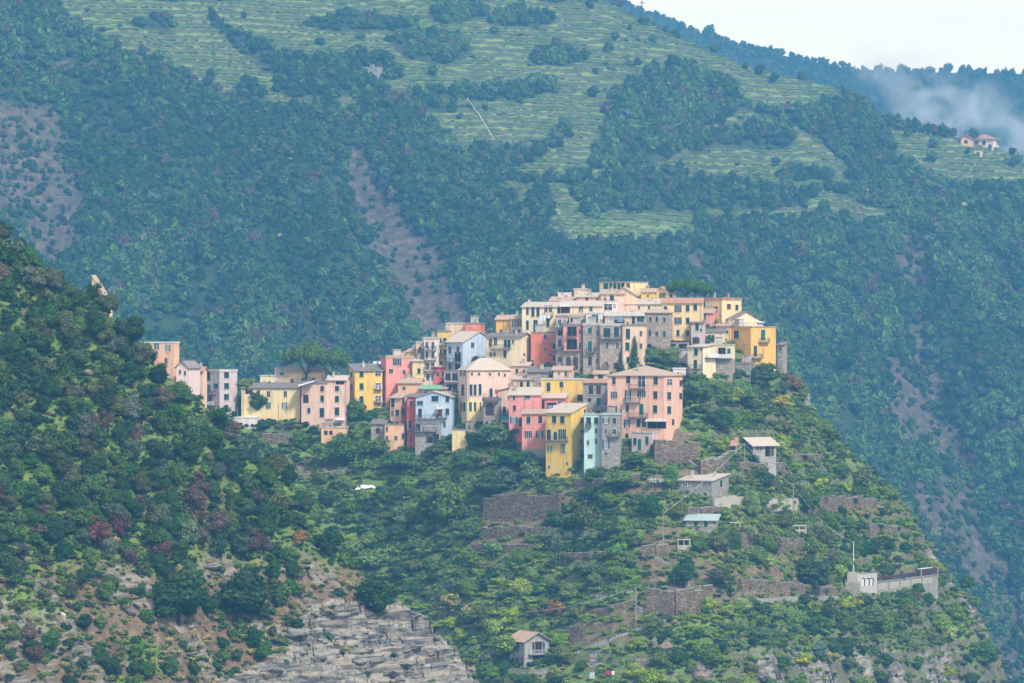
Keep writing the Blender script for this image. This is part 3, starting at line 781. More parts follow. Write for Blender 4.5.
def window(root, face, kind, a, z, w, h, wallm=None, closedness=None):
    T = face_mat(face)
    b = MB()
    if kind in 'gbt':
        w = max(w, 0.55)
        e = 0.09
        fbox(b, T, a - w/2 - e, a + w/2 + e, 0, 0.03, z - h/2 - 0.02, z + h/2 + e)
        fbox(b, T, a - w/2 - e - .05, a + w/2 + e + .05, 0, 0.14, z - h/2 - 0.12, z - h/2 - 0.02)
        o = b.build('window', MAT['surround'], root)
        ajar = random.choice((-1, 1)) if random.random() < .28 else 0
        if ajar:
            q = MB(); x0, x1 = sorted((a, a + ajar * w/2)); fbox(q, T, x0, x1, .031, .036, z - h/2, z + h/2); q.build('pane', MAT['glass'], o)
        for s in (-1, 1):
            if s == ajar: continue
            q = MB(); x0, x1 = sorted((a, a + s * w/2)); louvre(q, T, x0 + .01, x1 - .01, z - h/2, z + h/2, 0.035)
            q.build('shutter', MAT[SHC[kind]], o)
    elif kind in 'op':
        pw = w * 0.52
        e = 0.06
        fbox(b, T, a - pw/2 - e, a + pw/2 + e, 0, 0.05, z + h/2 , z + h/2 + e)
        fbox(b, T, a - pw/2 - e, a - pw/2, 0, 0.05, z - h/2, z + h/2)
        fbox(b, T, a + pw/2, a + pw/2 + e, 0, 0.05, z - h/2, z + h/2)
        fbox(b, T, a - 0.035, a + 0.035, 0.02, 0.06, z - h/2, z + h/2)
        fbox(b, T, a - pw/2 - e, a + pw/2 + e, 0, 0.14, z - h/2 - 0.1, z - h/2)
        o = b.build('window', MAT['white_paint'], root)
        q = MB(); fbox(q, T, a - pw/2, a + pw/2, 0.004, 0.02, z - h/2, z + h/2); q.build('pane', MAT['glass_pale' if random.random() < .45 else 'glass'], o)
        for s in (-1, 1):
            q = MB(); x0, x1 = sorted((a + s * (pw/2 + .07), a + s * w/2)); louvre(q, T, x0, max(x1, x0 + .2), z - h/2, z + h/2, 0.03)
            q.build('shutter', MAT[SHC[kind]], o)
    elif kind == 'w':
        e = 0.12
        fbox(b, T, a - w/2 - e, a + w/2 + e, 0, 0.05, z + h/2, z + h/2 + e); fbox(b, T, a - w/2 - e, a + w/2 + e, 0, 0.12, z - h/2 - e, z - h/2)
        fbox(b, T, a - w/2 - e, a - w/2, 0, 0.05, z - h/2, z + h/2); fbox(b, T, a + w/2, a + w/2 + e, 0, 0.05, z - h/2, z + h/2)
        fbox(b, T, a - 0.05, a + 0.05, 0.02, 0.06, z - h/2, z + h/2)
        fbox(b, T, a - w/2, a + w/2, 0.02, 0.055, z + h * .12 - .03, z + h * .12 + .03)
        o = b.build('window', MAT['white_paint'], root)
        q = MB(); fbox(q, T, a - w/2, a + w/2, 0.004, 0.02, z - h/2, z + h/2); q.build('pane', MAT['glass'], o)
    elif kind == 'd':
        e = 0.07
        fbox(b, T, a - w/2 - e, a + w/2 + e, 0, 0.04, z + h/2, z + h/2 + e); fbox(b, T, a - w/2 - e, a + w/2 + e, 0, 0.12, z - h/2 - e, z - h/2)
        fbox(b, T, a - w/2 - e, a - w/2, 0, 0.04, z - h/2, z + h/2); fbox(b, T, a + w/2, a + w/2 + e, 0, 0.04, z - h/2, z + h/2)
        if w > .5: fbox(b, T, a - 0.025, a + 0.025, 0.02, 0.05, z - h/2, z + h/2)
        o = b.build('window', MAT['surround'], root)
        q = MB(); fbox(q, T, a - w/2, a + w/2, 0.004, 0.02, z - h/2, z + h/2); q.build('pane', MAT['glass'], o)
    elif kind in 'NA':
        nm = 'opening' if kind == 'N' else 'archway'
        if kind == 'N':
            fbox(b, T, a - w/2, a + w/2, 0.003, 0.02, z - h/2, z + h/2)  # flat panel on the wall; the shade inside is only its colour
            o = b.build(nm, MAT['painted_dark'], root)
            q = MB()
            for k in range(3): 
                x = a - w/2 + w * k / 2; fbox(q, T, x - .05, x + .05, 0.02, 0.1, z - h/2, z + h/2)
            fbox(q, T, a - w/2 - .05, a + w/2 + .05, 0.02, 0.12, z + h/2, z + h/2 + .12)
            q.build('frame', MAT['wood_grey'], o)
        else:
            pts = [T(a - w/2, .11, z - h/2), T(a + w/2, .11, z - h/2)]
            for k in range(9):
                t = math.pi * k / 8; pts.append(T(a + w/2 * math.cos(t), .11, z + h/2 - w/2 + w/2 * math.sin(t)))
            b.poly(pts); o = b.build(nm, MAT['shutter_brown'], root)  # flat brown fill paints the arch's dark recess onto the wall
            q = MB()
            for k in range(8):
                t0 = math.pi * k / 8; t1 = math.pi * (k + 1) / 8; r0, r1 = w/2, w/2 + .14; zc = z + h/2 - w/2
                q.poly([T(a + r0 * math.cos(t0), .14, zc + r0 * math.sin(t0)), T(a + r1 * math.cos(t0), .14, zc + r1 * math.sin(t0)), T(a + r1 * math.cos(t1), .14, zc + r1 * math.sin(t1)), T(a + r0 * math.cos(t1), .14, zc + r0 * math.sin(t1))])
            q.build('arch_trim', MAT['stone_warm'], o)
    elif kind in 'DR':
        e = 0.08
        fbox(b, T, a - w/2, a + w/2, 0.01, 0.05, z - h/2, z + h/2)
        fbox(b, T, a - w/2 + .08, a - .04, 0.05, 0.065, z - h/2 + .15, z + h/2 - .15); fbox(b, T, a + .04, a + w/2 - .08, 0.05, 0.065, z - h/2 + .15, z + h/2 - .15)
        o = b.build('door', MAT['shutter_teal' if kind == 'D' else 'red_paint'], root)
        q = MB(); fbox(q, T, a - w/2 - e, a + w/2 + e, 0, 0.06, z + h/2, z + h/2 + e); fbox(q, T, a - w/2 - e, a - w/2, 0, 0.06, z - h/2, z + h/2); fbox(q, T, a + w/2, a + w/2 + e, 0, 0.06, z - h/2, z + h/2)
        q.build('frame', MAT['surround'], o)
    elif kind in 'CK':     # awning / canopy sloping out
        dp = 1.3; z0 = z + h/2; z1 = z - h/2
        pts = [T(a - w/2, 0.02, z0), T(a + w/2, 0.02, z0), T(a + w/2, dp, z1), T(a - w/2, dp, z1)]
        n = len(b.v); b.v.extend(pts); b.v.extend([(p[0], p[1], p[2] - .06) for p in pts])
        for q in ((0,1,2,3),(7,6,5,4),(0,4,5,1),(1,5,6,2),(2,6,7,3),(3,7,4,0)): b.f.append(tuple(n + i for i in q)); b.m.append(0)
        b.build('awning', MAT['awning_green' if kind == 'C' else 'slab_pale'], root)
def balcony(root, face, a, z, w, dp=0.95, white=False, solid=False):
    T = face_mat(face)
    b = MB(); fbox(b, T, a - w/2, a + w/2, 0.002, dp, z - 0.14, z)
    for s in (-1, 1): fbox(b, T, a + s * (w/2 - .3) - .08, a + s * (w/2 - .3) + .08, 0.002, dp * .7, z - .34, z - .141)
    o = b.build('balcony', MAT['slab'], root)
    q = MB(); m = MAT['white_paint' if white or solid else 'iron']
    if solid:
        fbox(q, T, a - w/2, a + w/2, dp - .12, dp - .002, z + .001, z + 0.95)
    else:
        fbox(q, T, a - w/2, a + w/2, dp - .07, dp - .02, z + 0.92, z + 0.98)
        n = max(4, int(w / 0.28))
        for i in range(n + 1):
            x = a - w/2 + .03 + (w - .06) * i / n; fbox(q, T, x - .02, x + .02, dp - .06, dp - .03, z, z + .92)
        for s in (-1, 1):
            x = a + s * (w/2 - .03)
            fbox(q, T, x - .02, x + .02, 0.02, dp - .07, z + .92, z + .98)
            for k in range(3): fbox(q, T, x - .018, x + .018, .2 + .25 * k, .24 + .25 * k, z, z + .92)
    q.build('railing', m, o)
    if random.random() < .6:
        for k in range(random.randint(1, 3)):
            q = MB(); x = a + (-.38 + .3 * k) * w; fbox(q, T, x - .13, x + .13, dp - .4, dp - .15, z + .001, z + random.uniform(.3, .9))
            q.build('planter', MAT[random.choice(['tile_red', 'wood_grey', 'shutter_green', 'cloth_white'])], o)

def roof_part(root, kind, x0, x1, y0, y1, ze, rise, mat, oh=0.38, wallb=None, chim=1):
    b = MB(); th = 0.16
    X0, X1, Y0, Y1 = x0 - oh, x1 + oh, y0 - oh, y1 + oh
    xm, ym = (x0 + x1) / 2, (y0 + y1) / 2
    if kind == 'flat':
        b.box(x0 - .12, x1 + .12, y0 - .12, y1 + .12, ze + .002, ze + 0.16)
        for (p0, p1, q0, q1) in ((x0 - .1, x1 + .1, y0 - .1, y0 + .1), (x0 - .1, x1 + .1, y1 - .1, y1 + .1), (x0 - .1, x0 + .1, y0 + .1, y1 - .1), (x1 - .1, x1 + .1, y0 + .1, y1 - .1)):
            b.box(p0, p1, q0, q1, ze + .16, ze + .16 + rise)
    elif kind == 'gx':
        e = rise * oh / ((y1 - y0) / 2)
        b.slab([(X0, Y0, ze - e + th), (X1, Y0, ze - e + th), (X1, ym, ze + rise + th), (X0, ym, ze + rise + th)], th)
        b.slab([(X0, ym, ze + rise + th), (X1, ym, ze + rise + th), (X1, Y1, ze - e + th), (X0, Y1, ze - e + th)], th)
        b.box(X0, X1, ym - .12, ym + .12, ze + rise + th - .03, ze + rise + th + .07)
        if wallb:
            wallb.poly([(x0, y0, ze), (x0, ym, ze + rise), (x0, y1, ze)][::1]); wallb.poly([(x1, y0, ze), (x1, y1, ze), (x1, ym, ze + rise)])
    elif kind == 'gy':
        e = rise * oh / ((x1 - x0) / 2)
        b.slab([(X0, Y0, ze - e + th), (xm, Y0, ze + rise + th), (xm, Y1, ze + rise + th), (X0, Y1, ze - e + th)], th)
        b.slab([(xm, Y0, ze + rise + th), (X1, Y0, ze - e + th), (X1, Y1, ze - e + th), (xm, Y1, ze + rise + th)], th)
        b.box(xm - .12, xm + .12, Y0, Y1, ze + rise + th - .03, ze + rise + th + .07)
        if wallb:
            wallb.poly([(x0, y0, ze), (x1, y0, ze), (xm, y0, ze + rise)]); wallb.poly([(x0, y1, ze), (xm, y1, ze + rise), (x1, y1, ze)])
    elif kind == 'shed':
        e = rise * oh / (y1 - y0)
        b.slab([(X0, Y0, ze - e + th), (X1, Y0, ze - e + th), (X1, Y1, ze + rise + e + th), (X0, Y1, ze + rise + e + th)], th)
        if wallb:
            wallb.poly([(x0, y0, ze), (x0, y1, ze + rise), (x0, y1, ze)]); wallb.poly([(x1, y0, ze), (x1, y1, ze), (x1, y1, ze + rise)]); wallb.poly([(x0, y1, ze), (x0, y1, ze + rise), (x1, y1, ze + rise), (x1, y1, ze)])
    elif kind in ('shl', 'shr'):       # slopes along x: rises to the right (shr) or left (shl)
        l, r = (0, rise) if kind == 'shr' else (rise, 0)
        b.slab([(X0, Y0, ze + l + th), (X1, Y0, ze + r + th), (X1, Y1, ze + r + th), (X0, Y1, ze + l + th)], th)
        if wallb:
            xx = x1 if kind == 'shr' else x0
            wallb.poly([(x0, y0, ze), (x1, y0, ze), (xx, y0, ze + rise)]); wallb.poly([(x0, y1, ze), (xx, y1, ze + rise), (x1, y1, ze)]); wallb.poly([(xx, y0, ze), (xx, y1, ze), (xx, y1, ze + rise), (xx, y0, ze + rise)])
    elif kind == 'hip':
        s = min((x1 - x0), (y1 - y0)) / 2 + oh
        if (x1 - x0) >= (y1 - y0): A, B_ = (X0 + s, ym), (X1 - s, ym)
        else: A, B_ = (xm, Y0 + s), (xm, Y1 - s)
        z0, z1 = ze, ze + rise + th
        c = [(X0, Y0), (X1, Y0), (X1, Y1), (X0, Y1)]
        if (x1 - x0) >= (y1 - y0):
            fs = [[c[0], c[1], B_, A], [c[1], c[2], B_], [c[2], c[3], A, B_], [c[3], c[0], A]]
        else:
            fs = [[c[0], c[1], A], [c[1], c[2], B_, A], [c[2], c[3], B_], [c[3], c[0], A, B_]]
        for f in fs: b.poly([(p[0], p[1], z0 + .12 if p in c else z1) for p in f])
        for i in range(4):
            p, q = c[i], c[(i + 1) % 4]; b.poly([(p[0], p[1], z0), (q[0], q[1], z0), (q[0], q[1], z0 + .12), (p[0], p[1], z0 + .12)])
        b.poly([(p[0], p[1], z0) for p in c][::-1])
    o = b.build('roof', mat, root)
    if chim and random.random() < .5: chim += 1
    for k in range(chim):
        q = MB(); cx = random.uniform(x0 + .5, x1 - .5); cy = random.uniform(y0 + 1.0, y1 - 0.6); w = random.uniform(.25, .4); ht = random.uniform(.8, 1.3)
        zb = ze + .1; zt = ze + rise * .6 + ht
        q.box(cx - w, cx + w, cy - w * .8, cy + w * .8, zb, zt); q.box(cx - w - .08, cx + w + .08, cy - w * .8 - .08, cy + w * .8 + .08, zt, zt + .12)
        q.box(cx - w + .08, cx - w + .14, cy - .2, cy + .2, zt + .12, zt + .35); q.box(cx + w - .14, cx + w - .08, cy - .2, cy + .2, zt + .12, zt + .35)
        q.box(cx - w, cx + w, cy - w * .8, cy + w * .8, zt + .35, zt + .42)
        q.build('chimney', MAT[random.choice(['surround', 'tile_tan', 'slab_pale', 'stone_warm'])], o)
    if kind == 'flat' and chim == 0 and oh < .45 and x1 - x0 > 3.2 and y1 - y0 > 4 and rise < .9:
        zr = ze + .16
        if random.random() < .55:       # rail round the roof terrace
            q = MB(); r0 = rise + .05
            for (p, s_) in (((x0, y0), (x1, y0)), ((x1, y0), (x1, y1)), ((x0, y0), (x0, y1))):
                n = max(2, int(math.hypot(s_[0] - p[0], s_[1] - p[1]) / .6))
                for i in range(n + 1):
                    X_, Y_ = p[0] + (s_[0] - p[0]) * i / n, p[1] + (s_[1] - p[1]) * i / n; q.tube((X_, Y_, zr + r0 - .1), (X_, Y_, zr + r0 + .8), .02, .02, 4)
                q.tube((p[0], p[1], zr + r0 + .8), (s_[0], s_[1], zr + r0 + .8), .03, .03, 4)
            q.build('terrace_rail', MAT['iron'], o)
        if random.random() < .5:
            q = MB(); cx = random.uniform(x0 + 1, x1 - 1); q.box(cx - .9, cx + .9, y0 + 2, y0 + 3.8, zr, zr + 1.9); q.box(cx - 1.05, cx + 1.05, y0 + 1.8, y0 + 3.95, zr + 1.902, zr + 2.02)
            q.build('stair_hut', MAT[random.choice(['surround', 'slab_pale', 'stone_warm'])], o)
        for k in range(random.randint(0, 3)):
            q = MB(); cx = random.uniform(x0 + .5, x1 - .5); hh = random.uniform(.5, 1.1); q.tube((cx, y0 + .6 + .3 * k, zr), (cx, y0 + .6 + .3 * k, zr + hh * .5), .2, .25, 7); q.tube((cx, y0 + .6 + .3 * k, zr + hh * .5), (cx, y0 + .6 + .3 * k, zr + hh), .3, .12, 7)
            q.build('potted_shrub', MAT[random.choice(['shutter_green', 'tile_red', 'shutter_green'])], o)
    if random.random() < .5:
        q = MB(); cx = random.uniform(x0 + .5, x1 - .5); cy = (y0 + y1) / 2
        q.tube((cx, cy, ze + .1), (cx, cy, ze + rise + 2.2), .03, .02, 5)
        for k in range(3): q.tube((cx - .45 + .08 * k, cy, ze + rise + 1.6 + .22 * k), (cx + .45 - .08 * k, cy, ze + rise + 1.6 + .22 * k), .018, .018, 4)
        q.build('antenna', MAT['iron'], o)
    return o

HOUSES = []
def house(label, u0, uc, u1, vt, vb, th, col, roof='gx', rise=1.2, rmat='tile_pale', win='', Y=None, hit=None, d=8.5, chim=1, below=4.0, cat='house', name='house', base=None, oh=0.38, bands=None):
    """a house from its near corner (uc), eave row vt, foot row vb; th = turn of its front in degrees
       th>0 shows the right side (uc..u1), th<0 shows the left side (u0..uc)"""
    if Y is None:
        x, y, z, ok = (hit or hitv)(uc, vb); Y = float(y[0])
        if not ok[0] and hit is hitm: Y = MR - 25
        if not ok[0] and hit is None: Y = VR + 1 + max(0.0, float(v_ridge(uc)) - vb) * 0.3
    t = math.radians(th)
    X = (uc - CX) / F * Y; zb = (CY - vb) / F * Y; H = (vb - vt) / F * Y
    if th >= 0: W = (uc - u0) / F * Y / math.cos(t); S = (u1 - uc) / F * Y / max(.05, math.sin(t)) if u1 - uc > 2.5 else d; xa, xb = -W, 0.0; sf = 'R'
    else: W = (u1 - uc) / F * Y / math.cos(t); S = (uc - u0) / F * Y / max(.05, -math.sin(t)) if uc - u0 > 2.5 else d; xa, xb = 0.0, W; sf = 'L'
    S = max(3.0, min(S, 16))
    root = empty(name, (X, Y, zb), -t, label, cat)
    gz = (hit and {hitv: z_village, hitm: z_mount}.get(hit)) or z_village
    cr = [(X + a * math.cos(t) + q * math.sin(t), Y - a * math.sin(t) + q * math.cos(t)) for a in (xa, xb) for q in (0, S)]
    if Y > 800: below = max(1.0, zb - min(float(gz(p[0], p[1])) for p in cr) + 0.8)
    mat = MAT[col] if isinstance(col, str) else plaster(col)
    wb = MB(); wb.box(xa, xb, 0, S, -below, H)
    ro = roof_part(root, roof, xa, xb, 0, S, H, rise, MAT[rmat], oh, wb, chim)
    wb.build('wall', mat, root)
    if base:      # (height px, material) a stone or plain foot to the wall, slightly proud
        hb = base[0] / F * Y; q = MB(); q.box(xa - .06, xb + .06, -.06, S + .06, -below - .1, hb)
        q.build('plinth', MAT[base[1]] if isinstance(base[1], str) and base[1] in MAT else plaster(base[1]), root)
    ct, st = math.cos(t), math.sin(t)
    def loc(u, v):
        fr = (u <= uc) if th >= 0 else (u >= uc)
        if fr:
            a = (u - uc) / F * Y / ct
            for _ in range(4):
                yy = Y - a * st; a = ((u - CX) / F * yy - X) / ct
            return 'F', a, (CY - v) / F * yy - zb
        a = (u - uc) / F * Y / st
        for _ in range(4):
            yy = Y + a * ct; a = ((u - CX) / F * yy - X) / st
        return sf, a, (CY - v) / F * yy - zb
    for seg in win.split(';'):
        tk = seg.split()
        if not tk: continue
        kd = tk[0]; wp, hp = (float(q) for q in tk[1].split('x'))
        for p in tk[2:]:
            u, v = (float(q) for q in p.split(','))
            f, a, z = loc(u, v)
            k = ct if f == 'F' else abs(st)
            w = wp / F * Y / k; h = hp / F * Y
            if kd in ('B', 'W', 'S'): balcony(root, f, a, z, w, white=(kd == 'W'), solid=(kd == 'S'))
            else: window(root, f, kd, a, z, w, h)
    # drain pipe on some fronts
    if random.random() < .55 and H > 5:
        q = MB(); px = xa + (xb - xa) * random.choice([.03, .5, .97])
        q.tube((px, -.1, -below), (px, -.1, H), .05, .05, 6); q.build('drainpipe', MAT['slab'], root)
    cxm, cym = (xa + xb) / 2, S / 2
    nb = max(1, int((xb - xa) / 4))
    for i in range(nb):
        a = xa + (xb - xa) * (i + .5) / nb
        FOOT.append((X + a * ct + cym * st, Y - a * st + cym * ct, max(S / 2, 2.5) + .4))
    HOUSES.append((root, Y, label))
    return root
ROSE=(218,152,140); PINK=(238,200,178); CREAM=(244,220,180); YEL=(255,199,92); ORA=(252,186,90); PALEO=(242,206,150); BRICK=(206,128,98)
PBLUE=(178,206,224); AQUA=(178,224,216); GREYP=(188,184,180); WHITE=(226,222,214); BEIGE=(222,202,170); RED=(204,92,92); PEACH=(234,190,150); LILAC=(230,212,204); PYEL=(248,214,156)
def build_village():
    H = house
    # -- far left, along the saddle
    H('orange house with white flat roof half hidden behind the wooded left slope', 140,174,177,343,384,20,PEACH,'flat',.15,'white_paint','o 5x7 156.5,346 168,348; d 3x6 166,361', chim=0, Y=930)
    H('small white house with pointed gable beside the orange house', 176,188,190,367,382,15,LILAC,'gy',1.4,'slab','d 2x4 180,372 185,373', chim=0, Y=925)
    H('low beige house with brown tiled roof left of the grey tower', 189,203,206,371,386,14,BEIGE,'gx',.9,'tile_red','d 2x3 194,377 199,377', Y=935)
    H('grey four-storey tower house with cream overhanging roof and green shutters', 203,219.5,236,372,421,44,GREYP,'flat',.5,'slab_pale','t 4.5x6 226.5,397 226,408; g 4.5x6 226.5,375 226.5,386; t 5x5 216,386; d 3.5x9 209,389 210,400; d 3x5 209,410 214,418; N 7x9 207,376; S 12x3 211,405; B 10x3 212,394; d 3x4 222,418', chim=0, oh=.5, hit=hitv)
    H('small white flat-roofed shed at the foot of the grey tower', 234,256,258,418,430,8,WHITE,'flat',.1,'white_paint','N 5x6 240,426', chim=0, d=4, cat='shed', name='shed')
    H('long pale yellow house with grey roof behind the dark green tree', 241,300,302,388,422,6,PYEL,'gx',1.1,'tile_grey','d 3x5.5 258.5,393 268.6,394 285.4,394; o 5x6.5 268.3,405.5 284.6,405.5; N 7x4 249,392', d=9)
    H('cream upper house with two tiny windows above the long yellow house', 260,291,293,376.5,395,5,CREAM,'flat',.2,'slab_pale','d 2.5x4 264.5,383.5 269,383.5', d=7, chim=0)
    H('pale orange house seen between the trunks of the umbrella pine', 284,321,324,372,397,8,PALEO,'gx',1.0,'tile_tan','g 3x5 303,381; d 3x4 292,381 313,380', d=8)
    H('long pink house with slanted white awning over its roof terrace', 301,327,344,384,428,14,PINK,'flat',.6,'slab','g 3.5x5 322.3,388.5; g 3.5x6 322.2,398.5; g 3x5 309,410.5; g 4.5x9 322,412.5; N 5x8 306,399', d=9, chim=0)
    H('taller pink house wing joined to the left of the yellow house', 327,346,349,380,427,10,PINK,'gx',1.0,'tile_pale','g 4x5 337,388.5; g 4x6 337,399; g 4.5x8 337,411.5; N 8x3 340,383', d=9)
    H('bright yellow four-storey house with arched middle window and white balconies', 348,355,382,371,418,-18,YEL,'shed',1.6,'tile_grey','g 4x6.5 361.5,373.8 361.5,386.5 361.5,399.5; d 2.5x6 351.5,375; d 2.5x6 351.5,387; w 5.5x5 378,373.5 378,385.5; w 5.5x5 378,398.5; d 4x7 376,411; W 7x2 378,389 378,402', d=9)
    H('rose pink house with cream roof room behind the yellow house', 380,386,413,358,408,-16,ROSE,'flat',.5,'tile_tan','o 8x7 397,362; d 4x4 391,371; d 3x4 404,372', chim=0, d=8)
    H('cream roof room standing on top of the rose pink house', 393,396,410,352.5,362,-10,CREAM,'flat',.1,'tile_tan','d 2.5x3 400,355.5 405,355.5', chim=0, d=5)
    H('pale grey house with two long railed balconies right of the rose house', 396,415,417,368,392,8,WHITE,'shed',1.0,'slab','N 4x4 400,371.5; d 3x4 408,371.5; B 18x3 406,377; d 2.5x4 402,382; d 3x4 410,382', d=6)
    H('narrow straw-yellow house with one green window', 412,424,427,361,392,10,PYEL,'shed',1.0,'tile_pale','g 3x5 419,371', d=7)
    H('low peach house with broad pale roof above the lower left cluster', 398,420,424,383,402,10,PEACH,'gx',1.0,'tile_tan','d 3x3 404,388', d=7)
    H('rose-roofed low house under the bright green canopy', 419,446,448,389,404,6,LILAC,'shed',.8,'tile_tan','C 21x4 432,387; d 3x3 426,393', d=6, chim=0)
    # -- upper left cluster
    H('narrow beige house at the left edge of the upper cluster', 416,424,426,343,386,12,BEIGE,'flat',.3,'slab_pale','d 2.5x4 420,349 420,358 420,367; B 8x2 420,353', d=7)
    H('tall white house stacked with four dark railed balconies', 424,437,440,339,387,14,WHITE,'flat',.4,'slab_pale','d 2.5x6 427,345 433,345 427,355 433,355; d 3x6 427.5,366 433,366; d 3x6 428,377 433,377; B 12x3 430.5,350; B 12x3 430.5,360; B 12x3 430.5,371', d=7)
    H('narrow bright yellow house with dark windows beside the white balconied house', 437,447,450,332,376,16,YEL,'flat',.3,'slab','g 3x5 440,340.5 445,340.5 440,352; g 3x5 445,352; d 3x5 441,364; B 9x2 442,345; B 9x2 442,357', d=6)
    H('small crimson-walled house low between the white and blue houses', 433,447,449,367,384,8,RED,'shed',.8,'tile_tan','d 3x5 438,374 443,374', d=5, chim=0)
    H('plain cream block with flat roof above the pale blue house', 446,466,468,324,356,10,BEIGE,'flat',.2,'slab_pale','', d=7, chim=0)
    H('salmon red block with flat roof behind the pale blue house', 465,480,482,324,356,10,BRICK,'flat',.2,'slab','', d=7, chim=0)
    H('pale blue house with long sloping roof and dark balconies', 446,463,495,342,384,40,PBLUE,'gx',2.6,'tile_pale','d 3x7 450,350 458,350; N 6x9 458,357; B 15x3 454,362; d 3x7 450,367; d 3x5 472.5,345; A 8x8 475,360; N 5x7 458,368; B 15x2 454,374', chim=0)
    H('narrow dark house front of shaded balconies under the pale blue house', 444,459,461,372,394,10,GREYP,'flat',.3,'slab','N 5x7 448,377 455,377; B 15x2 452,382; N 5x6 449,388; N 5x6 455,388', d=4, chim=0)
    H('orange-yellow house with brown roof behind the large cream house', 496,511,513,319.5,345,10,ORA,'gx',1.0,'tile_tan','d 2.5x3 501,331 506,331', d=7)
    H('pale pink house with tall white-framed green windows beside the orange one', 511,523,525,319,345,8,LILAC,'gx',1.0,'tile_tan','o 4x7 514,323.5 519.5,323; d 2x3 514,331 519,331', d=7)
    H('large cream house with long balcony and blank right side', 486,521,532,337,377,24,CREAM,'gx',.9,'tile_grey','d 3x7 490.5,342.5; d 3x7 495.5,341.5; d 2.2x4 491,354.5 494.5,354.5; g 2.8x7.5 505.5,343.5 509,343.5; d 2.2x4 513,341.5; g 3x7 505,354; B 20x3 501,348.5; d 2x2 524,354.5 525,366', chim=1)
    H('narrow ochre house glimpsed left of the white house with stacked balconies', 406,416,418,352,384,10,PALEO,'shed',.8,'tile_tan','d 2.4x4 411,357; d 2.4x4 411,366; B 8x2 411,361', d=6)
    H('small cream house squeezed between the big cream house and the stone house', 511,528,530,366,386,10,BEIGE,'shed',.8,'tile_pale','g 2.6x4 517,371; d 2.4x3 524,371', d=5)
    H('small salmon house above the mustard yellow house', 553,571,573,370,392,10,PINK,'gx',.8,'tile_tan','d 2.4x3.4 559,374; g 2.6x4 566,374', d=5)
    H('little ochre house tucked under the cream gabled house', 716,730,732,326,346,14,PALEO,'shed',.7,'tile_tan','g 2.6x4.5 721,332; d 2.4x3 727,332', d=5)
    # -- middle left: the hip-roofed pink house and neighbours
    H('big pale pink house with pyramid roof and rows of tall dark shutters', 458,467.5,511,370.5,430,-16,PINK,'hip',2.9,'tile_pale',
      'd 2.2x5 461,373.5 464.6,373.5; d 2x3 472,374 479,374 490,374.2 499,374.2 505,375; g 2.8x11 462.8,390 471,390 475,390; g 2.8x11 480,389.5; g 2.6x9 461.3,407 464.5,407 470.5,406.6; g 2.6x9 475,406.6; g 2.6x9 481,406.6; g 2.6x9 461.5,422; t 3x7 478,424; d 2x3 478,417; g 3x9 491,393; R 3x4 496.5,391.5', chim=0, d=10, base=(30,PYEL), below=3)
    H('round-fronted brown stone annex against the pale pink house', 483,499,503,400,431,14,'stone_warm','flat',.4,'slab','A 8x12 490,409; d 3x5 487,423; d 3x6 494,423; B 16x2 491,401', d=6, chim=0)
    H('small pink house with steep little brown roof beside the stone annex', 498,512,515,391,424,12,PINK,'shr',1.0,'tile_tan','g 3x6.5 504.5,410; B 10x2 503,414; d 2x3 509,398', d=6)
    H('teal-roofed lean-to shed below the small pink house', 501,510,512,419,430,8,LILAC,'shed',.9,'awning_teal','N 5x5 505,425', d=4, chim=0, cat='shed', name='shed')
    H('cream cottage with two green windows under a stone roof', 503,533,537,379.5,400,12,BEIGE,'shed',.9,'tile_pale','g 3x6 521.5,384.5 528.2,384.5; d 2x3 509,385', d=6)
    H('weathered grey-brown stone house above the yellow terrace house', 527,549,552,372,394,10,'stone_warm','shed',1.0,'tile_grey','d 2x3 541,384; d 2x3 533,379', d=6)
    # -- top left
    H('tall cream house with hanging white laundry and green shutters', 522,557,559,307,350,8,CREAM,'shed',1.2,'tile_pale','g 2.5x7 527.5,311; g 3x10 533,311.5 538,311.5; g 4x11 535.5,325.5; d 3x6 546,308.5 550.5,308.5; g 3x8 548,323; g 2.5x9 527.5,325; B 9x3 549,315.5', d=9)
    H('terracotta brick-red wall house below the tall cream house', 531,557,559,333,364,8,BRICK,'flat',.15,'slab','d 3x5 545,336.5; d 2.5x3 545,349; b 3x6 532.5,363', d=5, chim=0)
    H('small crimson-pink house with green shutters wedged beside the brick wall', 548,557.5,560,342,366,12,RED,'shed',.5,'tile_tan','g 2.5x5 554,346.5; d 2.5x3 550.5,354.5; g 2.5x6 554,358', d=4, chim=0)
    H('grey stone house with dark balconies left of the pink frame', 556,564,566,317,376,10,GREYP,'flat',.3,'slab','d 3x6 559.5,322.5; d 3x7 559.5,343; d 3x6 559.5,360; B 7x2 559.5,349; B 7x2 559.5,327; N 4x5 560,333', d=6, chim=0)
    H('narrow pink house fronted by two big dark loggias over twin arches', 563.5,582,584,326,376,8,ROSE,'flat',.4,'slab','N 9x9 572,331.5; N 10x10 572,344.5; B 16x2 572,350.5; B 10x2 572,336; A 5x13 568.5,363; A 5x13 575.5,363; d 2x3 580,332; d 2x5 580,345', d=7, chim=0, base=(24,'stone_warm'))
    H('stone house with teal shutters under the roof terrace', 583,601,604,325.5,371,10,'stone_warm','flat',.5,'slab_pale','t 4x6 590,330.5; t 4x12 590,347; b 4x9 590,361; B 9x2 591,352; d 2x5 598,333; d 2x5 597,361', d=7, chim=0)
    H('wide stepped terrace house cluttered with plants above the loggias', 558,586,588,316,346,6,BEIGE,'flat',.5,'slab_pale','N 6x5 566,320; N 8x5 575,320; B 26x2 572,325', d=6, chim=1)
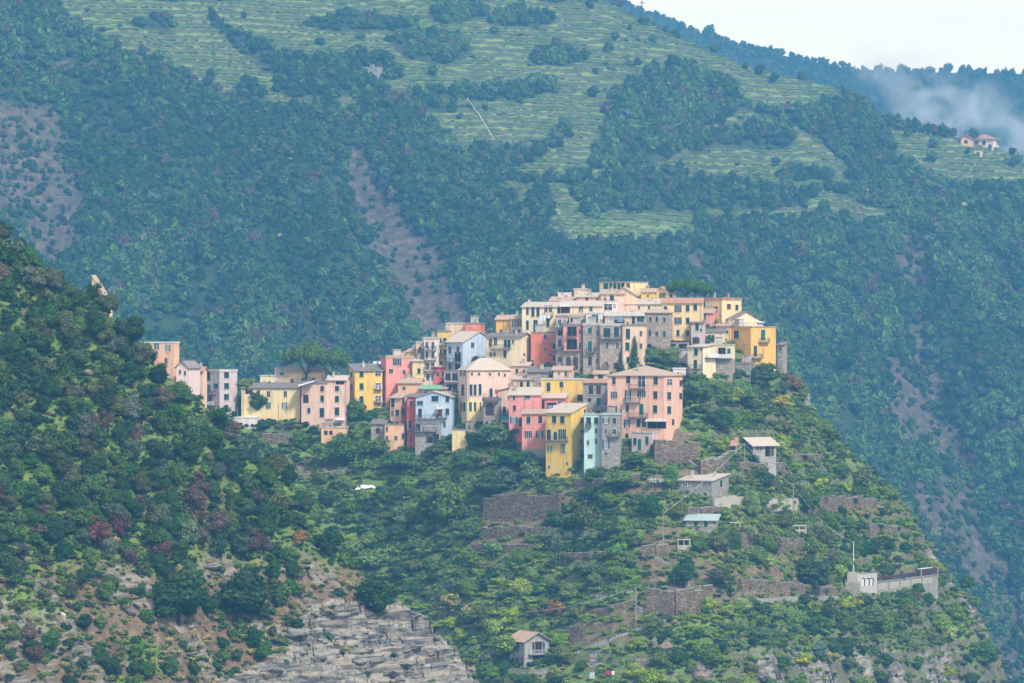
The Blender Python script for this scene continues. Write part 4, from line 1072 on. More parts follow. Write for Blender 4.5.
    H('pale yellow house with two teal windows and tiled roof near the top', 560,602,604,306,332,8,(234,214,172),'gx',1.2,'tile_pale','t 4x5.5 581,308.8; t 3x6 591,308.5; b 9x6 565.5,310; K 12x3 566,305', d=8)
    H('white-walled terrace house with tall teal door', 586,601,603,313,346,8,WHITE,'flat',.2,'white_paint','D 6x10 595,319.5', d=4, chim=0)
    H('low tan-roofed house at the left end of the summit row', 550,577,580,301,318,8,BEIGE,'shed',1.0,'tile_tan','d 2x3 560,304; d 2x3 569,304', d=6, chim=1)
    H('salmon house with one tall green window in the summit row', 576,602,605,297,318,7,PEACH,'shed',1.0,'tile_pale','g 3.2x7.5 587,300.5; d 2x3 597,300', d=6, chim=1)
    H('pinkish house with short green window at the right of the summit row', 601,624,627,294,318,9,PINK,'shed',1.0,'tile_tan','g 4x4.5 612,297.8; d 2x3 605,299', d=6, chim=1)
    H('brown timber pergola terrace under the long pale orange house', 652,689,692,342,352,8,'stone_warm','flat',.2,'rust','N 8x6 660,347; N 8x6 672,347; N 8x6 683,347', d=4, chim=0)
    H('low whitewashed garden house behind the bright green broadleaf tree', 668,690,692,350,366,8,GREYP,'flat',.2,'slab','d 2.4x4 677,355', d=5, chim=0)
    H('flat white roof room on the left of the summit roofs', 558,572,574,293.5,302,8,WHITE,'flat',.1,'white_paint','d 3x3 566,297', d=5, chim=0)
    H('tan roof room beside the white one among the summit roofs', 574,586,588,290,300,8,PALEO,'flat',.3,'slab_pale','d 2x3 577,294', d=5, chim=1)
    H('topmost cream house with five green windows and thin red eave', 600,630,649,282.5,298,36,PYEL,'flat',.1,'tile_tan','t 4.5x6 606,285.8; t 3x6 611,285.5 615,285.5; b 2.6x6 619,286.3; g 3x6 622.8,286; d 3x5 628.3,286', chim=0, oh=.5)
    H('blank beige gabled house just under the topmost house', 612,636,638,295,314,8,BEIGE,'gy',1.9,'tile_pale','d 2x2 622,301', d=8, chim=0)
    H('white-framed glass veranda house among the upper roofs', 602,617,619,304,320,8,WHITE,'flat',.2,'white_paint','w 8x6 608,307; w 2x4 614.5,306', d=5, chim=0)
    H('yellow gabled house with green and white window near the top trees', 655,668,675,292,306,25,PYEL,'gy',1.2,'tile_tan','o 6x5.5 662.5,295.5; g 2x5 671,296.5', d=8, chim=0)
    H('low yellow wing with tan roof left of the gabled house', 641,656,658,292,306,8,YEL,'gx',.8,'tile_tan','d 2x2 648,296', d=6)
    # -- upper middle stone row
    H('reddish stone house with two wide green shuttered balcony doors', 600,622,625,326,371,8,'stone_warm','flat',.5,'slab_pale','g 7x9 607,332.5; g 5x10 616.5,332; B 21x2 611,338.5; d 2.8x6 607,345.5 617.5,345.5; d 3x5 606.5,364; N 4x6 616,366; B 6x2 606,368', d=7, chim=0)
    H('long lean-to roof with white laundry above the reddish stone house', 605,646,648,316,332,6,BEIGE,'shed',1.2,'slab_pale','N 5x5 613,322; N 9x5 620,322; g 3x7 633.5,320.5; t 7x6 640.5,318.5', d=7, chim=0)
    H('cream-grey house with tall green shutters above the dark conifer', 622,645,647,326,366,6,BEIGE,'flat',.3,'slab','g 4x10 628,333.8; g 4x8 627.5,346.5; d 2.5x5 641,333.5; d 2.5x5 641,346; g 3x6 628,360', d=7, chim=0)
    H('old stone house with curved corner and six small green windows', 645,669,673,313,352,14,'stone_warm','hip',1.0,'tile_tan','t 3x5 650.5,319.3; t 3x5 657,319.3 664.5,319.8; t 3x6.5 650,333 664.5,334; d 3x5 657,334; d 3x5 649.5,346', d=8, chim=0)
    H('long tiled-roof building behind the curved stone house', 626,663,665,304,318,6,CREAM,'gx',1.2,'tile_pale','d 2x3 639,307.5 649,307.5', d=8, chim=1)
    H('long pale orange house with red tiled roof and paired green shutters', 662,702,705,303,350,6,PALEO,'gx',1.2,'tile_red','g 3.5x6.5 665.5,309.5; o 7x7 678,308.8; g 3.5x6 687.7,308.3 695.3,307.5; o 7x7 678,320.8; g 3.5x6 687.7,320.7; g 3x6 678,333; b 4x6 687.5,333.3; d 3x6 665.5,322', d=8, chim=1)
    H('orange-cream block with red parapet at the right of the summit', 701,722,743,300,328,40,PALEO,'flat',.5,'tile_red','g 3.2x5 703.6,304.3; b 4x5 728.7,306.5; g 3.2x5.5 736.8,307.5; b 3x3 716,308', chim=2)
    H('dusty rose block with sloping roof below the orange-cream block', 692,713,716,313,330,10,ROSE,'shed',1.0,'tile_tan','d 2x6 705,317', d=6, chim=0)
    H('cream gabled house showing its wide blank gable to the right', 703,733,761,319,336,36,CREAM,'gx',1.9,'tile_grey','g 5x7 728.5,323.5; w 4x4 706,325.5; g 2.4x6 711,325; d 2.4x3 716.5,323', chim=0)
    H('tiny white lean-to between the cream gable and the orange house', 748,760,764,323,332,20,WHITE,'shl',1.0,'white_paint','d 2x2 754,328', d=4, chim=0)
    H('narrow grey house with green and brown shutters left of the cream house', 691,703,705,323,352,8,GREYP,'shed',.8,'tile_grey','g 3.4x7 697,327; b 7x6.5 696,340.5; d 2x3 701,330', d=7, chim=0)
    H('small cream house with one double green window beside the orange house', 702,724,726,332,352,6,CREAM,'shed',.7,'tile_grey','g 3x7 709.3,338.5 712.9,338.5', d=6, chim=0)
    H('large deep orange cube house at the right end of the village', 724,751,777.5,327.5,366,46,ORA,'flat',.15,'tile_tan','g 4.5x8 736.5,334.5; t 4.5x10.5 763,334.8; g 3.4x10.5 755.3,351; B 10x2 763,342; B 10x2 756,358; p 2x2 745,345', chim=0, below=7)
    H('narrow grey stone hut clinging to the right side of the orange house', 778,783.5,785,345,366,14,'stone_warm','shed',.6,'tile_grey','g 2.5x4 780.5,349', d=5, chim=0)
    H('cream-white house with green balcony doors above the green slope', 688,703,717,347,386,30,CREAM,'shed',.6,'tile_pale','g 3.4x7 696,351.8; d 2x3 701.5,349; g 3x10 695.5,365; B 13x2 695,368.5; g 3x10 695,377; S 12x2 710,357.5; B 8x2 694,386', chim=0)
    H('brown stone house carrying a railed cream terrace', 713,732,736,345.5,386,12,CREAM,'flat',.15,'slab_pale','N 7x7 722,351.5; t 3x5 729,351; S 19x2 722.5,358; d 3x6 719,371; d 3x5 728,369', d=7, chim=0, base=(27,'stone_warm'))
    H('low grey stone house under the orange cube at the cliff edge', 735,750,756,364,384,16,'stone_grey','flat',.3,'slab','d 3x4 741,371', d=6, chim=0)
    # -- lower right of the core
    H('big coral pink palazzo with hip roof and many brown shutters', 608,664,685,376,452,20,(238,187,160),'hip',2.3,'tile_tan',
      'b 3.2x7 614,380.7; b 4x7.5 628.3,379.5; w 7x11 641.6,381.5; b 4x7.5 655.8,380.7; w 6x6 669.5,382; b 3x6 680.8,383; o 6x7 614,395; o 6x11 628,395.5; o 8x7 641.6,393.8; b 4x7.5 655.5,395; g 4.2x7.5 669,395.8; g 3x6 680.6,396; o 6x7.5 614,409.3; g 3x7.5 627.4,408; t 4x11 641.4,409.5; g 4x7.5 655.2,409; g 4.2x7.5 669,410; o 6x8 627.1,423.3; g 4x8 638.7,423; d 4x8 644,423; g 3x13 627,440; B 16x2 632.5,402; B 19x2 638.5,416.8; B 16x2 637.5,388.3; K 21x2.5 657,420; N 18x7 657,425; d 3x6 673,422', chim=1, base=(2,'surround'))
    H('white plastered roof hut standing against the coral palazzo wing', 673,685,688,369,380,10,WHITE,'flat',.15,'white_paint','d 2x3 678,374', d=4, chim=0)
    H('low grey flat-roofed annex with green doors below the coral palazzo', 632,652,660,433,455,24,GREYP,'flat',.15,'slab_pale','g 3.2x7 635,441.5; t 3.2x11 639.6,444.5; g 3.2x8 647,440.5', chim=0, oh=.5)
    H('grey-brown house with two tall brown windows beside the coral palazzo', 583,607,610,383,418,8,'stone_grey','shed',.8,'tile_red','b 5x9 591,389.7 598.6,389.7; b 4x4 589.5,400; t 4.5x8 598.6,401.5', d=7, chim=0)
    H('tiny pink house with one green window on top of the brown-windowed house', 594,608,610,374,388,8,PINK,'gx',.7,'tile_tan','g 5x4 600.5,377', d=5, chim=0)
    H('mustard yellow flat-roofed house with chimney above the terraces', 541,583,586,380,408,8,YEL,'flat',.3,'slab_pale','g 3.6x8.5 548.5,386.8; g 3.8x5.5 561.5,384.5; N 5x6 580,398', d=7, chim=1)
    H('rose red upper house with small windows above the salmon house', 509,540,543,395,440,8,ROSE,'shed',1.6,'tile_pale','g 2.4x4.5 514,397.5; g 6x4 527,396.5; b 3.2x5.5 514.5,408; o 7x6 513.8,420; g 3x8.5 520.5,422; d 3x5 512,433', d=8)
    H('coral house under a wide tan roof with a cluttered terrace', 528,565,572,398,426,14,ROSE,'gx',1.1,'tile_pale','g 3.6x7 530.5,404.5; N 6x11 541.5,406; N 9x8 552,407; B 26x2 550,412.5; d 3x4 560,403', d=8, chim=1)
    H('salmon house with four shuttered windows on a pale stone foot', 522,546,548,414,461,6,ROSE,'shed',.9,'tile_tan','g 4x7 528.5,420 540.4,419.6; o 7x7 528.3,434.4 539.6,434.3; d 2x4 528,451 541,451', d=8, chim=0, base=(12,'stone_pale'))
    H('tallest bright yellow house with balcony at the bottom of the village', 546,571,587,413,476,30,YEL,'shed',2.0,'tile_pale','g 4x7 554.3,419.2 562.4,419.6; g 3.6x10.5 549,434.8; g 3.2x8 555.5,436; o 7.5x10.5 562.3,434.5; B 23x2.5 557,440.3; o 4.5x6.5 550,449; p 4x10 563,448.8; d 1.6x3 567,463.5; d 2x2.5 549,467; p 4x6 582.5,420.3; d 3x3 582,431.5; d 2x5 581,442.3; d 2x2 581,451; p 3x7 575,464', chim=0, below=5)
    H('pale aqua house with flat roof terrace beside the tall yellow house', 584,601.5,603,415,470,4,AQUA,'flat',.25,'aqua_sheet','g 4.6x8.5 588.6,421.5; B 6x2 588.6,426.5; g 3.6x6 596,420.5; d 2.2x4.5 596,430.8 588,442.5; d 2.2x5.5 596,441.2; d 4.5x4 590.2,456.3; N 5x5 598,412', d=8, chim=0)
    H('grey stone house with aqua upper storey and small balcony', 601,620,622,415,470,5,'stone_grey','flat',.25,'aqua_sheet','o 7x5.5 606,420.6; g 3.6x6 614.5,420.7; d 2.2x4.5 606,431; t 3.5x5 614.4,431.5; B 11x2 614.5,436.2; o 7x9.5 606,444; d 3x3.5 606,453.5', d=8, chim=0, bands=None)
    # -- lower left cluster
    H('tall orange-beige house with dark shutters in the lower left cluster', 390,401,408,398,440,30,PEACH,'shed',1.0,'tile_tan','g 3.2x9 393,402.8; g 3.4x6 397.2,412.7; d 2.4x6 392.6,413; d 2.4x6 403,401; d 2.4x6 403,411.5; g 3x10 392,426.5; g 3x8 397,426; d 2.4x6 403,425; B 13x2 397.5,430.5', chim=0)
    H('low peach house front at the foot of the orange-beige house', 384,404,406,425,450,8,PEACH,'flat',.2,'slab','d 2.2x5 387,429; d 2.2x5 387,438; d 3x4 396,438; g 2x5 403,436', d=5, chim=0)
    H('narrow crimson house squeezed between beige and pale blue walls', 407,415.5,417,397,447,8,RED,'shed',.6,'tile_grey','d 3x5 411,403; g 3x8 410,424; B 8x2 411,430; d 2.4x6 411,439', d=7, chim=0)
    H('pale blue-white house with green shutters and a red balcony door', 415.5,452,455,397,437,8,PBLUE,'gy',1.3,'tile_pale','g 7x5.5 435,398.6; g 3.6x6 447.4,399; g 3.6x6 447.4,411.6; g 3.6x9 420,413.2; t 6x4 420,403; R 4x7 440,412.6; K 8x2 440.5,408; d 2.5x5.5 444.5,424.4; B 20x3 427,418.5; B 10x2 442.5,417.5; g 2.4x4 425,424', d=8, chim=0)
    H('rough stone vaulted base with dark doorway below the pale blue-white house', 415,440,443,424,447,8,'stone_pale','flat',.3,'slab','N 6x10 436,439; N 4x8 418,428; N 7x6 430,440; B 22x2 426,431', d=6, chim=0, Y=None)
    H('low cream garden house at the foot of the pale pink house', 452,473,476,430,446,10,PYEL,'flat',.15,'slab','d 3x4 467,433', d=4, chim=0)
    H('low orange-walled building among the trees under the long pink house', 321,345,348,428,444,8,PEACH,'flat',.2,'slab_pale','N 3x4 326,433; N 3x4 331,433', d=5, chim=0)
    H('shaded brown-roofed hut left of the peach house front', 371,385,388,424,446,10,'stone_warm','shed',1.0,'tile_grey','N 4x5 378,431', d=5, chim=0)
    # -- small houses on the slope
    H('two-storey stone house with gabled tan roof and teal balcony by the cliff', 509,524.5,549.5,641,670,-30,'stone_pale','gy',1.7,'tile_tan','d 2.6x8.5 512.8,646 517.8,646; d 2.4x7 513,661 ; d 3x11 517.6,662; d 2x9 522,661; N 9x11 538.5,647.5; g 2.6x11 533.5,647.5 543.5,647.5; N 11x9 538.3,660; W 17x2 537,654', chim=0, oh=.7, below=5)
    H('ruined-looking stone farmhouse with arched teal door below the village', 679,712,731,481,506,24,'stone_grey','shed',1.2,'tile_pale','w 4x5 685,484; d 2.2x2.4 696,483.5 704,483.5 710,483.5; A 4.2x11 687.8,496; t 3.4x10 698.5,498; g 2.6x8 705.5,496.4; g 2.6x7 721,483.5', chim=1)
    H('small stone shed with pale aqua sheet roof on the terraces', 686,716,720,520.5,538,10,'stone_grey','shed',1.0,'aqua_sheet','g 4x5.5 696,524.2 706,524.2', d=6, chim=0, oh=.5)
    H('beige terrace house with pale sloping roof right of the utility pole', 739,753,777,445,463,-28,'stone_pale','gx',1.6,'tile_pale','N 5x9 749,450; p 6x4.5 759.5,448.3; N 8x11 769,450.8; d 2x2 740.5,447.5; b 3x10 772.5,451', chim=0, oh=.7, below=3)
    H('red-roofed stone ruin with yellow wall left of the terrace house', 704,736,738,446,462,6,'stone_warm','shed',1.6,'tile_red','N 5x8 709,451; N 4x8 716,451; N 8x4 731,448', d=7, chim=0, base=None)
    # -- far off
    H('roofless pale stone ruin among the mountain terraces', 354,378,389,68,79,20,'stone_pale','flat',.4,'stone_pale','N 4x4 362,73; N 3x4 371,74; N 3x4 384,75', hit=hitm, chim=0, d=8, name='ruin', cat='ruin')
    H('white-pink farmhouse with red hip roof on the far right shoulder', 971,993,1002,139,152,20,LILAC,'hip',3.0,'tile_red','N 3x4 977,143; N 3x4 984,143; g 3x5 990,147; b 3x4 998,143; N 4x4 980,150', hit=hitm, chim=1, below=8, oh=1.0)
    H('small orange farmhouse left of the white-pink one', 961,972,975,138,147,14,PEACH,'gy',1.8,'tile_red','N 3x3 966,142', hit=hitm, chim=1, below=6, oh=.8)
    H('little ochre outbuilding in front of the white-pink farmhouse', 974,982,985,151,158,14,PYEL,'flat',.6,'tile_red','N 3x3 978,154', hit=hitm, chim=0, below=5)
    H('tiny orange-roofed house on the vineyard crest near the smoke', 925,931,935,131,135,14,WHITE,'gx',1.6,'tile_red','N 2x2 928,133', hit=hitm, chim=0, below=5, oh=.8)

    H('pointed ochre gable peeping over the trees of the left slope', 92,108,110,303,322,6,PALEO,'shl',5.2,'tile_tan','', Y=735, d=4, chim=0, oh=.15)
# ------------------------------------------------------------------ trees and shrubs one can tell apart
def gcol(c, j=0.12):
    b = GREEN[c] if isinstance(c, str) else c
    k = 1 + random.uniform(-j, j)
    return tuple(min(.8, x * k * (1 + random.uniform(-.06, .06))) for x in b)
def visible(x, y, z, fn):
    """is a ground point seen from the camera over fn"""
    t = np.linspace(0.80, 0.995, 60)
    return bool(np.all(fn(x * t, y * t, False) < z * t + 1.2)) if y * .8 > 500 else True
def put(u, v, rx, rz, kind, col, label, cat='tree', name='tree', group=None, hit=hitv, low=0.85, Y=None, leaf='crown', trunk=True):
    if Y is None:
        x, y, z, ok = hit(u, v + rz * low); x, y, z = float(x[0]), float(y[0]), float(z[0])
        if not ok[0]:
            y = VR + 4 if hit is hitv else MR - 6 if hit is hitm else NR + 4; x = (u - CX) / F * y; z = (CY - v - rz * low) / F * y
    else: y = Y; x = (u - CX) / F * Y; z = (CY - v - rz * low) / F * Y
    k = y / F
    cc = gcol(col)
    if hit is hitv and col in ('mid', 'fresh', 'dark'): cc = (cc[0] * 1.5, cc[1] * 1.4, cc[2] * 1.2)
    o = plant(name, x, y, z, rx * k, rz * k, kind, cc, label, cat, group, parts=trunk, leafname=leaf)
    PLACED.append((x, y, rx * k))
    return o
PLACED = []
def stone_pine(u, v, rx, rz, vb, label, lean=0.0, Y=None):
    x, y, z, ok = hitv(u, vb); y = float(y[0]) if ok[0] else VR + 2
    if Y: y = Y
    k = y / F; X = (u - CX) * k; zb = (CY - vb) * k; H = (vb - v) * k
    r = empty('stone_pine', (X, y, zb), 0, label, 'pine tree')
    c = D.objects.new('crown', CROWN['pine', random.randrange(2)]); link(c); c.parent = r; c.location = (lean, 0, H - rz * k * .1); c.scale = (rx * k, rx * k * .9, rz * k * 4.2); c.color = (*gcol((0.085, 0.16, 0.045), .03), 1)
    b = MB(); b.tube((0, 0, -1.5), (lean * .5, 0, H * .55), .34, .26, 8)
    for q in range(5):
        a = q * 1.3; b.tube((lean * .5, 0, H * .5), (lean + rx * k * .55 * math.cos(a), rx * k * .5 * math.sin(a), H + .2), .17, .07, 6)
    b.build('trunk', MAT['bark'], r)
def palm(u, vc, r_px, vb, label):
    x, y, z, ok = hitv(u, vb); y = float(y[0]); k = y / F; X = (u - CX) * k; zb = (CY - vb) * k; H = (vb - vc) * k
    root = empty('palm_tree', (X, y, zb), 0, label, 'palm tree')
    b = MB(); b.tube((0, 0, -.5), (0.1, 0, H), .3, .22, 8); b.build('trunk', MAT['bark'], root)
    for i in range(16):
        a = i * 2.4; el = 0.9 - 0.09 * i; R = r_px * k; b = MB(); px = (0.1, 0, H); pts = []
        for s in range(6):
            t = s / 5; pts.append((0.1 + R * t * math.cos(a), R * t * math.sin(a), H + R * (el * t - 1.25 * t * t * .8)))
        for s in range(5):
            p, q = Vector(pts[s]), Vector(pts[s + 1]); w = .32 * (1 - s / 6); sd = Vector((-math.sin(a), math.cos(a), 0))
            for m_ in (-1, 1):
                for h_ in (0, 1):
                    c0 = p.lerp(q, h_ * .5); c1 = p.lerp(q, h_ * .5 + .3)
                    b.poly([c0, c1, c1 + sd * m_ * w + Vector((0, 0, -.25)) + (q - p) * .3])
        o = b.build('frond', MAT['foliage'], root); o.color = (*gcol('grey'), 1)
def agave(u, v, r_px, label, hit):
    x, y, z, ok = hit(u, v); x, y, z = float(x[0]), float(y[0]), float(z[0]); R = r_px * y / F
    b = MB()
    for i in range(16):
        a = i * 2.4; e = .25 + .05 * i; d = Vector((math.cos(a) * math.cos(e), math.sin(a) * math.cos(e), math.sin(e))); sd = Vector((-math.sin(a), math.cos(a), 0))
        p0 = Vector((0, 0, 0)); p1 = d * R * .5 + Vector((0, 0, .05)); p2 = d * R
        b.poly([p0 - sd * .06 * R, p1 - sd * .11 * R, p2, p1 + sd * .11 * R, p0 + sd * .06 * R])
    o = b.build('agave', MAT['foliage'], None, (x, y, z + .05)); o.color = (*gcol('blue'), 1)
    tag(o, label, 'agave', 'agaves on the rocky slope')

def build_named_plants():
    P = put
    stone_pine(305, 358, 24, 9, 392, 'left of the two umbrella pines rising behind the pale yellow house', .6)
    stone_pine(333, 361, 22, 8, 390, 'right of the two umbrella pines, its crown above the pink house wing', -.8)
    stone_pine(686, 288, 19, 6, 302, 'dark umbrella pine on the summit behind the long orange house', 0)
    stone_pine(704, 291, 11, 4, 302, 'smaller dark pine at the right of the summit pine', 0)
    P(635,353,8.5,18,'cone','dark','tall dark conifer in the garden between the stone houses and the coral palazzo','conifer','cypress_tree',low=1)
    P(621,359,8,11,'cone','dark','shorter dark conifer left of the tall one in the garden','conifer','cypress_tree',low=1)
    P(652,356,13,10,'round','mid','green broadleaf tree right of the dark garden conifer')
    P(671,357,14,10,'round','fresh','bright green broadleaf tree under the long pale orange house')
    P(258,405,15,14,'round','dark','dense dark green tree in front of the long yellow house')
    P(243,403,8,12,'round','dark','small dark tree between the grey tower and the yellow house')
    P(246,384,10,7,'round','lime','light green tree showing behind the grey tower house', Y=962)
    P(354,412,17,12,'round','mid','round dark green tree at the foot of the bright yellow house')
    P(372,416,9,8,'round','mid','small green tree right of the one below the yellow house')
    P(350,452,26,17,'loose','mid','big loose green tree with visible pale trunks below the long pink house')
    P(322,455,16,14,'loose','fresh','light green tree on the slope left of the big loose tree')
    P(378,448,18,14,'loose','mid','leafy tree at the foot of the low peach house front')
    P(399,462,22,12,'round','mid','wide green tree under the lower left cluster of houses')
    P(436,452,17,9,'round','olive','olive green bush below the rough stone vaulted base')
    P(247,446,6,15,'cone','dark','narrow dark cypress standing below the white shed','conifer','cypress_tree',low=1)
    P(257,449,7,13,'cone','dark','second narrow cypress right of the first below the white shed','conifer','cypress_tree',low=1)
    P(497,436,27,13,'round','mid','broad green tree under the rose and stone houses')
    P(474,441,12,9,'round','dark','dark green shrub beside the low cream garden house')
    P(516,461,26,13,'round','dark','wide dark green tree left of the tall yellow house foot')
    P(505,477,19,10,'round','blue','blue-green bush beneath the wide dark tree')
    P(489,487,24,12,'round','dark','dark green tree left of the brown terrace walls')
    P(443,505,30,25,'round','mid','largest green tree in the valley below the village')
    P(407,516,20,15,'round','fresh','fresh green tree left of the largest valley tree')
    P(470,532,15,12,'round','mid','green tree left of the lowest brown terrace')
    P(376,560,22,13,'loose','lime','pale bright green bushes at the rim of the wooded left slope')
    P(652,508,15,13,'round','dark','dark round tree left of the stone farmhouse')
    P(622,482,22,11,'round','fresh','bright green tree below the grey annex of the coral palazzo')
    P(640,462,17,7,'round','dark','flat dark shrub right under the grey annex')
    P(672,478,11,16,'round','fresh','tall light green tree right of the white-flowering bush')
    P(655,482,9,9,'low','white','white-flowering oleander below the retaining wall','bush','oleander',leaf='foliage')
    P(778,444,9,8,'low','white','white-flowering bush on the terrace right of the beige house','bush','oleander',leaf='foliage')
    P(585,516,17,19,'loose','olive','feathery grey-green tree right of the brown terraces')
    P(607,530,14,14,'loose','mid','leafy tree beside the green terrace path')
    P(553,540,16,12,'round','grey','grey-green bush on the third brown terrace')
    P(700,392,16,14,'round','mid','rounded tree below the cream house with balcony doors')
    P(722,395,14,13,'round','fresh','brighter tree right of the rounded one under the stone terrace house')
    P(762,377,26,14,'round','dark','wide dark tree directly below the orange cube house')
    P(742,393,20,13,'round','mid','green tree left below the orange cube house')
    P(794,385,11,14,'loose','rust','rusty brown ivy-like bush on the cliff edge right of the orange house','bush','bush',leaf='foliage')
    P(779,403,16,9,'loose','yellow','yellow-flowering broom at the cliff edge below the orange house','bush','broom_bush',leaf='foliage')
    P(757,412,22,13,'round','mid','rounded green tree below the yellow broom')
    P(720,420,18,12,'round','dark','dark tree above the red-roofed ruin')
    P(762,479,15,10,'round','dark','neatly rounded dark bush below the beige terrace house','bush','bush',leaf='foliage')
    P(752,506,13,16,'round','fresh','bright green tree between the two pale ruined walls')
    P(806,504,17,14,'round','mid','green tree right of the slender white pole')
    P(813,575,25,17,'round','dark','big dark round tree left of the graffiti wall')
    P(905,607,15,11,'round','mid','round tree in front of the arched stone wall')
    P(870,622,24,14,'round','mid','broad green tree below the graffiti panel')
    P(857,602,9,6,'low','yellow','yellow-flowering broom just under the graffiti panel','bush','broom_bush',leaf='foliage')
    P(826,655,16,7,'low','yellow','yellow broom on the lower crag','bush','broom_bush',leaf='foliage')
    P(800,661,12,7,'low','yellow','smaller yellow broom left of the one on the lower crag','bush','broom_bush',leaf='foliage')
    P(966,584,9,9,'round','dark','dark round tree at the right end of the arched stone wall')
    P(940,625,20,13,'loose','fresh','bright green tree on the slope below the wall end')
    P(985,655,18,12,'round','mid','green tree at the lower right corner of the hill')
    P(700,548,10,8,'round','mid','green bush beside the aqua-roofed shed','bush','bush',leaf='foliage')
    P(683,575,18,14,'round','dark','dark green tree on the terrace below the white frame cabin')
    P(722,578,15,11,'loose','olive','loose olive bush right of the dark terrace tree','bush','bush',leaf='foliage')
    P(507,648,18,18,'loose','lime','yellow-green tree left of the cliff-side stone house')
    P(478,618,16,15,'loose','olive','tall pale grass-like cane clump above the grey cliff','canes','cane_clump',leaf='foliage')
    P(450,603,14,11,'loose','straw','straw-coloured cane clump left of the olive one','canes','cane_clump',leaf='foliage')
    P(560,640,14,9,'round','fresh','green bushes right of the cliff-side stone house','bush','bush',leaf='foliage')
    palm(600, 468, 13, 482, 'small palm with drooping fronds beneath the aqua house')
    palm(822, 480, 11, 494, 'palm with drooping fronds on the right-hand terraces')
    # wooded left slope
    n = dict(hit=hitn)
    P(131,334,16,18,'round','dark','dark round tree standing out on the skyline of the left slope', **n)
    P(112,345,12,14,'loose','grey','grey-leaved tree beside the dark skyline tree', **n)
    P(178,601,38,28,'round','dark','large dark evergreen tree at the bottom of the left slope', **n)
    P(241,600,36,29,'round','dark','large dark evergreen tree right of its twin at the bottom of the slope', **n)
    P(376,598,25,21,'round','dark','large dark evergreen above the pale grey cliff', **n)
    P(95,533,17,22,'loose','red','biggest dark red-leaved tree on the left slope', **n)
    P(121,526,11,17,'loose','red','dark red-leaved tree right of the biggest red one', **n)
    P(159,553,15,14,'loose','red','rounded dark red bush between the red trees and the large evergreens', **n)
    P(72,480,13,13,'round','olive','olive tree above the red trees', **n)
    P(89,424,11,15,'loose','brown','purplish brown bush high on the left slope, left of its twin', **n)
    P(104,422,10,14,'loose','brown','purplish brown bush high on the left slope, right of its twin', **n)
    P(135,436,11,14,'loose','brown','purplish brown tree right below the brown pair', **n)
    P(197,486,13,18,'loose','brown','brown half-bare tree in the middle of the left slope', **n)
    P(259,498,9,13,'loose','brown','brown half-bare tree near the right rim of the slope', **n)
    P(190,517,16,14,'loose','brown','grey-brown tree below the brown half-bare one', **n)
    P(253,543,12,17,'loose','brown','grey-brown bush on the lower right rim of the slope', **n)
    P(299,539,11,9,'round','rust','rusty orange round bush at the right rim above the cliff','bush','bush',leaf='foliage', **n)
    P(279,549,6,6,'low','yellow','small yellow bush left of the rusty orange bush','bush','bush',leaf='foliage', **n)
    P(278,562,7,7,'low','olive','small olive bush below the yellow one','bush','bush',leaf='foliage', **n)
    P(62,431,6,5,'low','yellow','small yellow-flowering bush high on the left slope','bush','bush',leaf='foliage', **n)
    P(252,651,8,5,'low','yellow','bright yellow spurge cushion on the grey rocks','bush','bush',leaf='foliage', **n)
    P(266,649,7,4,'low','yellow','smaller yellow cushion right of the spurge on the rocks','bush','bush',leaf='foliage', **n)
    P(170,640,8,4,'low','yellow','yellow-green cushion below the left large evergreen','bush','bush',leaf='foliage', **n)
    P(205,638,7,4,'low','yellow','yellow-green cushion between the large evergreens','bush','bush',leaf='foliage', **n)
    for k, (u, v, r) in enumerate([(252,640,9),(262,655,8),(238,658,7),(330,556,6),(345,640,5),(300,640,6)]):
        agave(u, v, r, ['blue-grey agave rosette right below the large evergreens', 'blue-grey agave rosette by the yellow spurge cushion', 'low agave left of the yellow spurge cushion', 'agave on the right rim above the cliff', 'lone agave on the pale cliff face', 'agave at the top left of the pale cliff'][k], hitn)

def zone_n(u, v):
    t = 'upper' if v < 380 else 'middle' if v < 470 else 'lower' if v < 560 else 'rocky foot of the'
    h = 'at the photo edge' if u < 70 else 'left of centre' if u < 150 else 'toward the village' if u < 240 else 'by its right rim'
    return t, h
def zone_v(u, v):
    if v < 440: t = 'just below the houses'
    elif v < 500: t = 'on the upper terraces'
    elif v < 560: t = 'on the middle terraces'
    elif v < 620: t = 'on the lower terraces'
    else: t = 'on the bottom crags'
    h = 'left of the valley' if u < 420 else 'below the village core' if u < 600 else 'around the stone sheds' if u < 740 else 'on the right-hand spur' if u < 880 else 'at the right-hand cliff edge'
    return t, h
CW = {'dark': 'dark green', 'mid': 'mid green', 'fresh': 'bright green', 'olive': 'olive green', 'grey': 'grey-green', 'lime': 'yellow-green', 'brown': 'brownish', 'red': 'dark red', 'rust': 'rusty', 'yellow': 'yellow-flowering', 'straw': 'straw-coloured', 'blue': 'blue-green'}
def free(x, y, r, f=0.75):
    for a, b, c in PLACED:
        if (x - a) ** 2 + (y - b) ** 2 < (f * max(c, r)) ** 2: return False
    return True
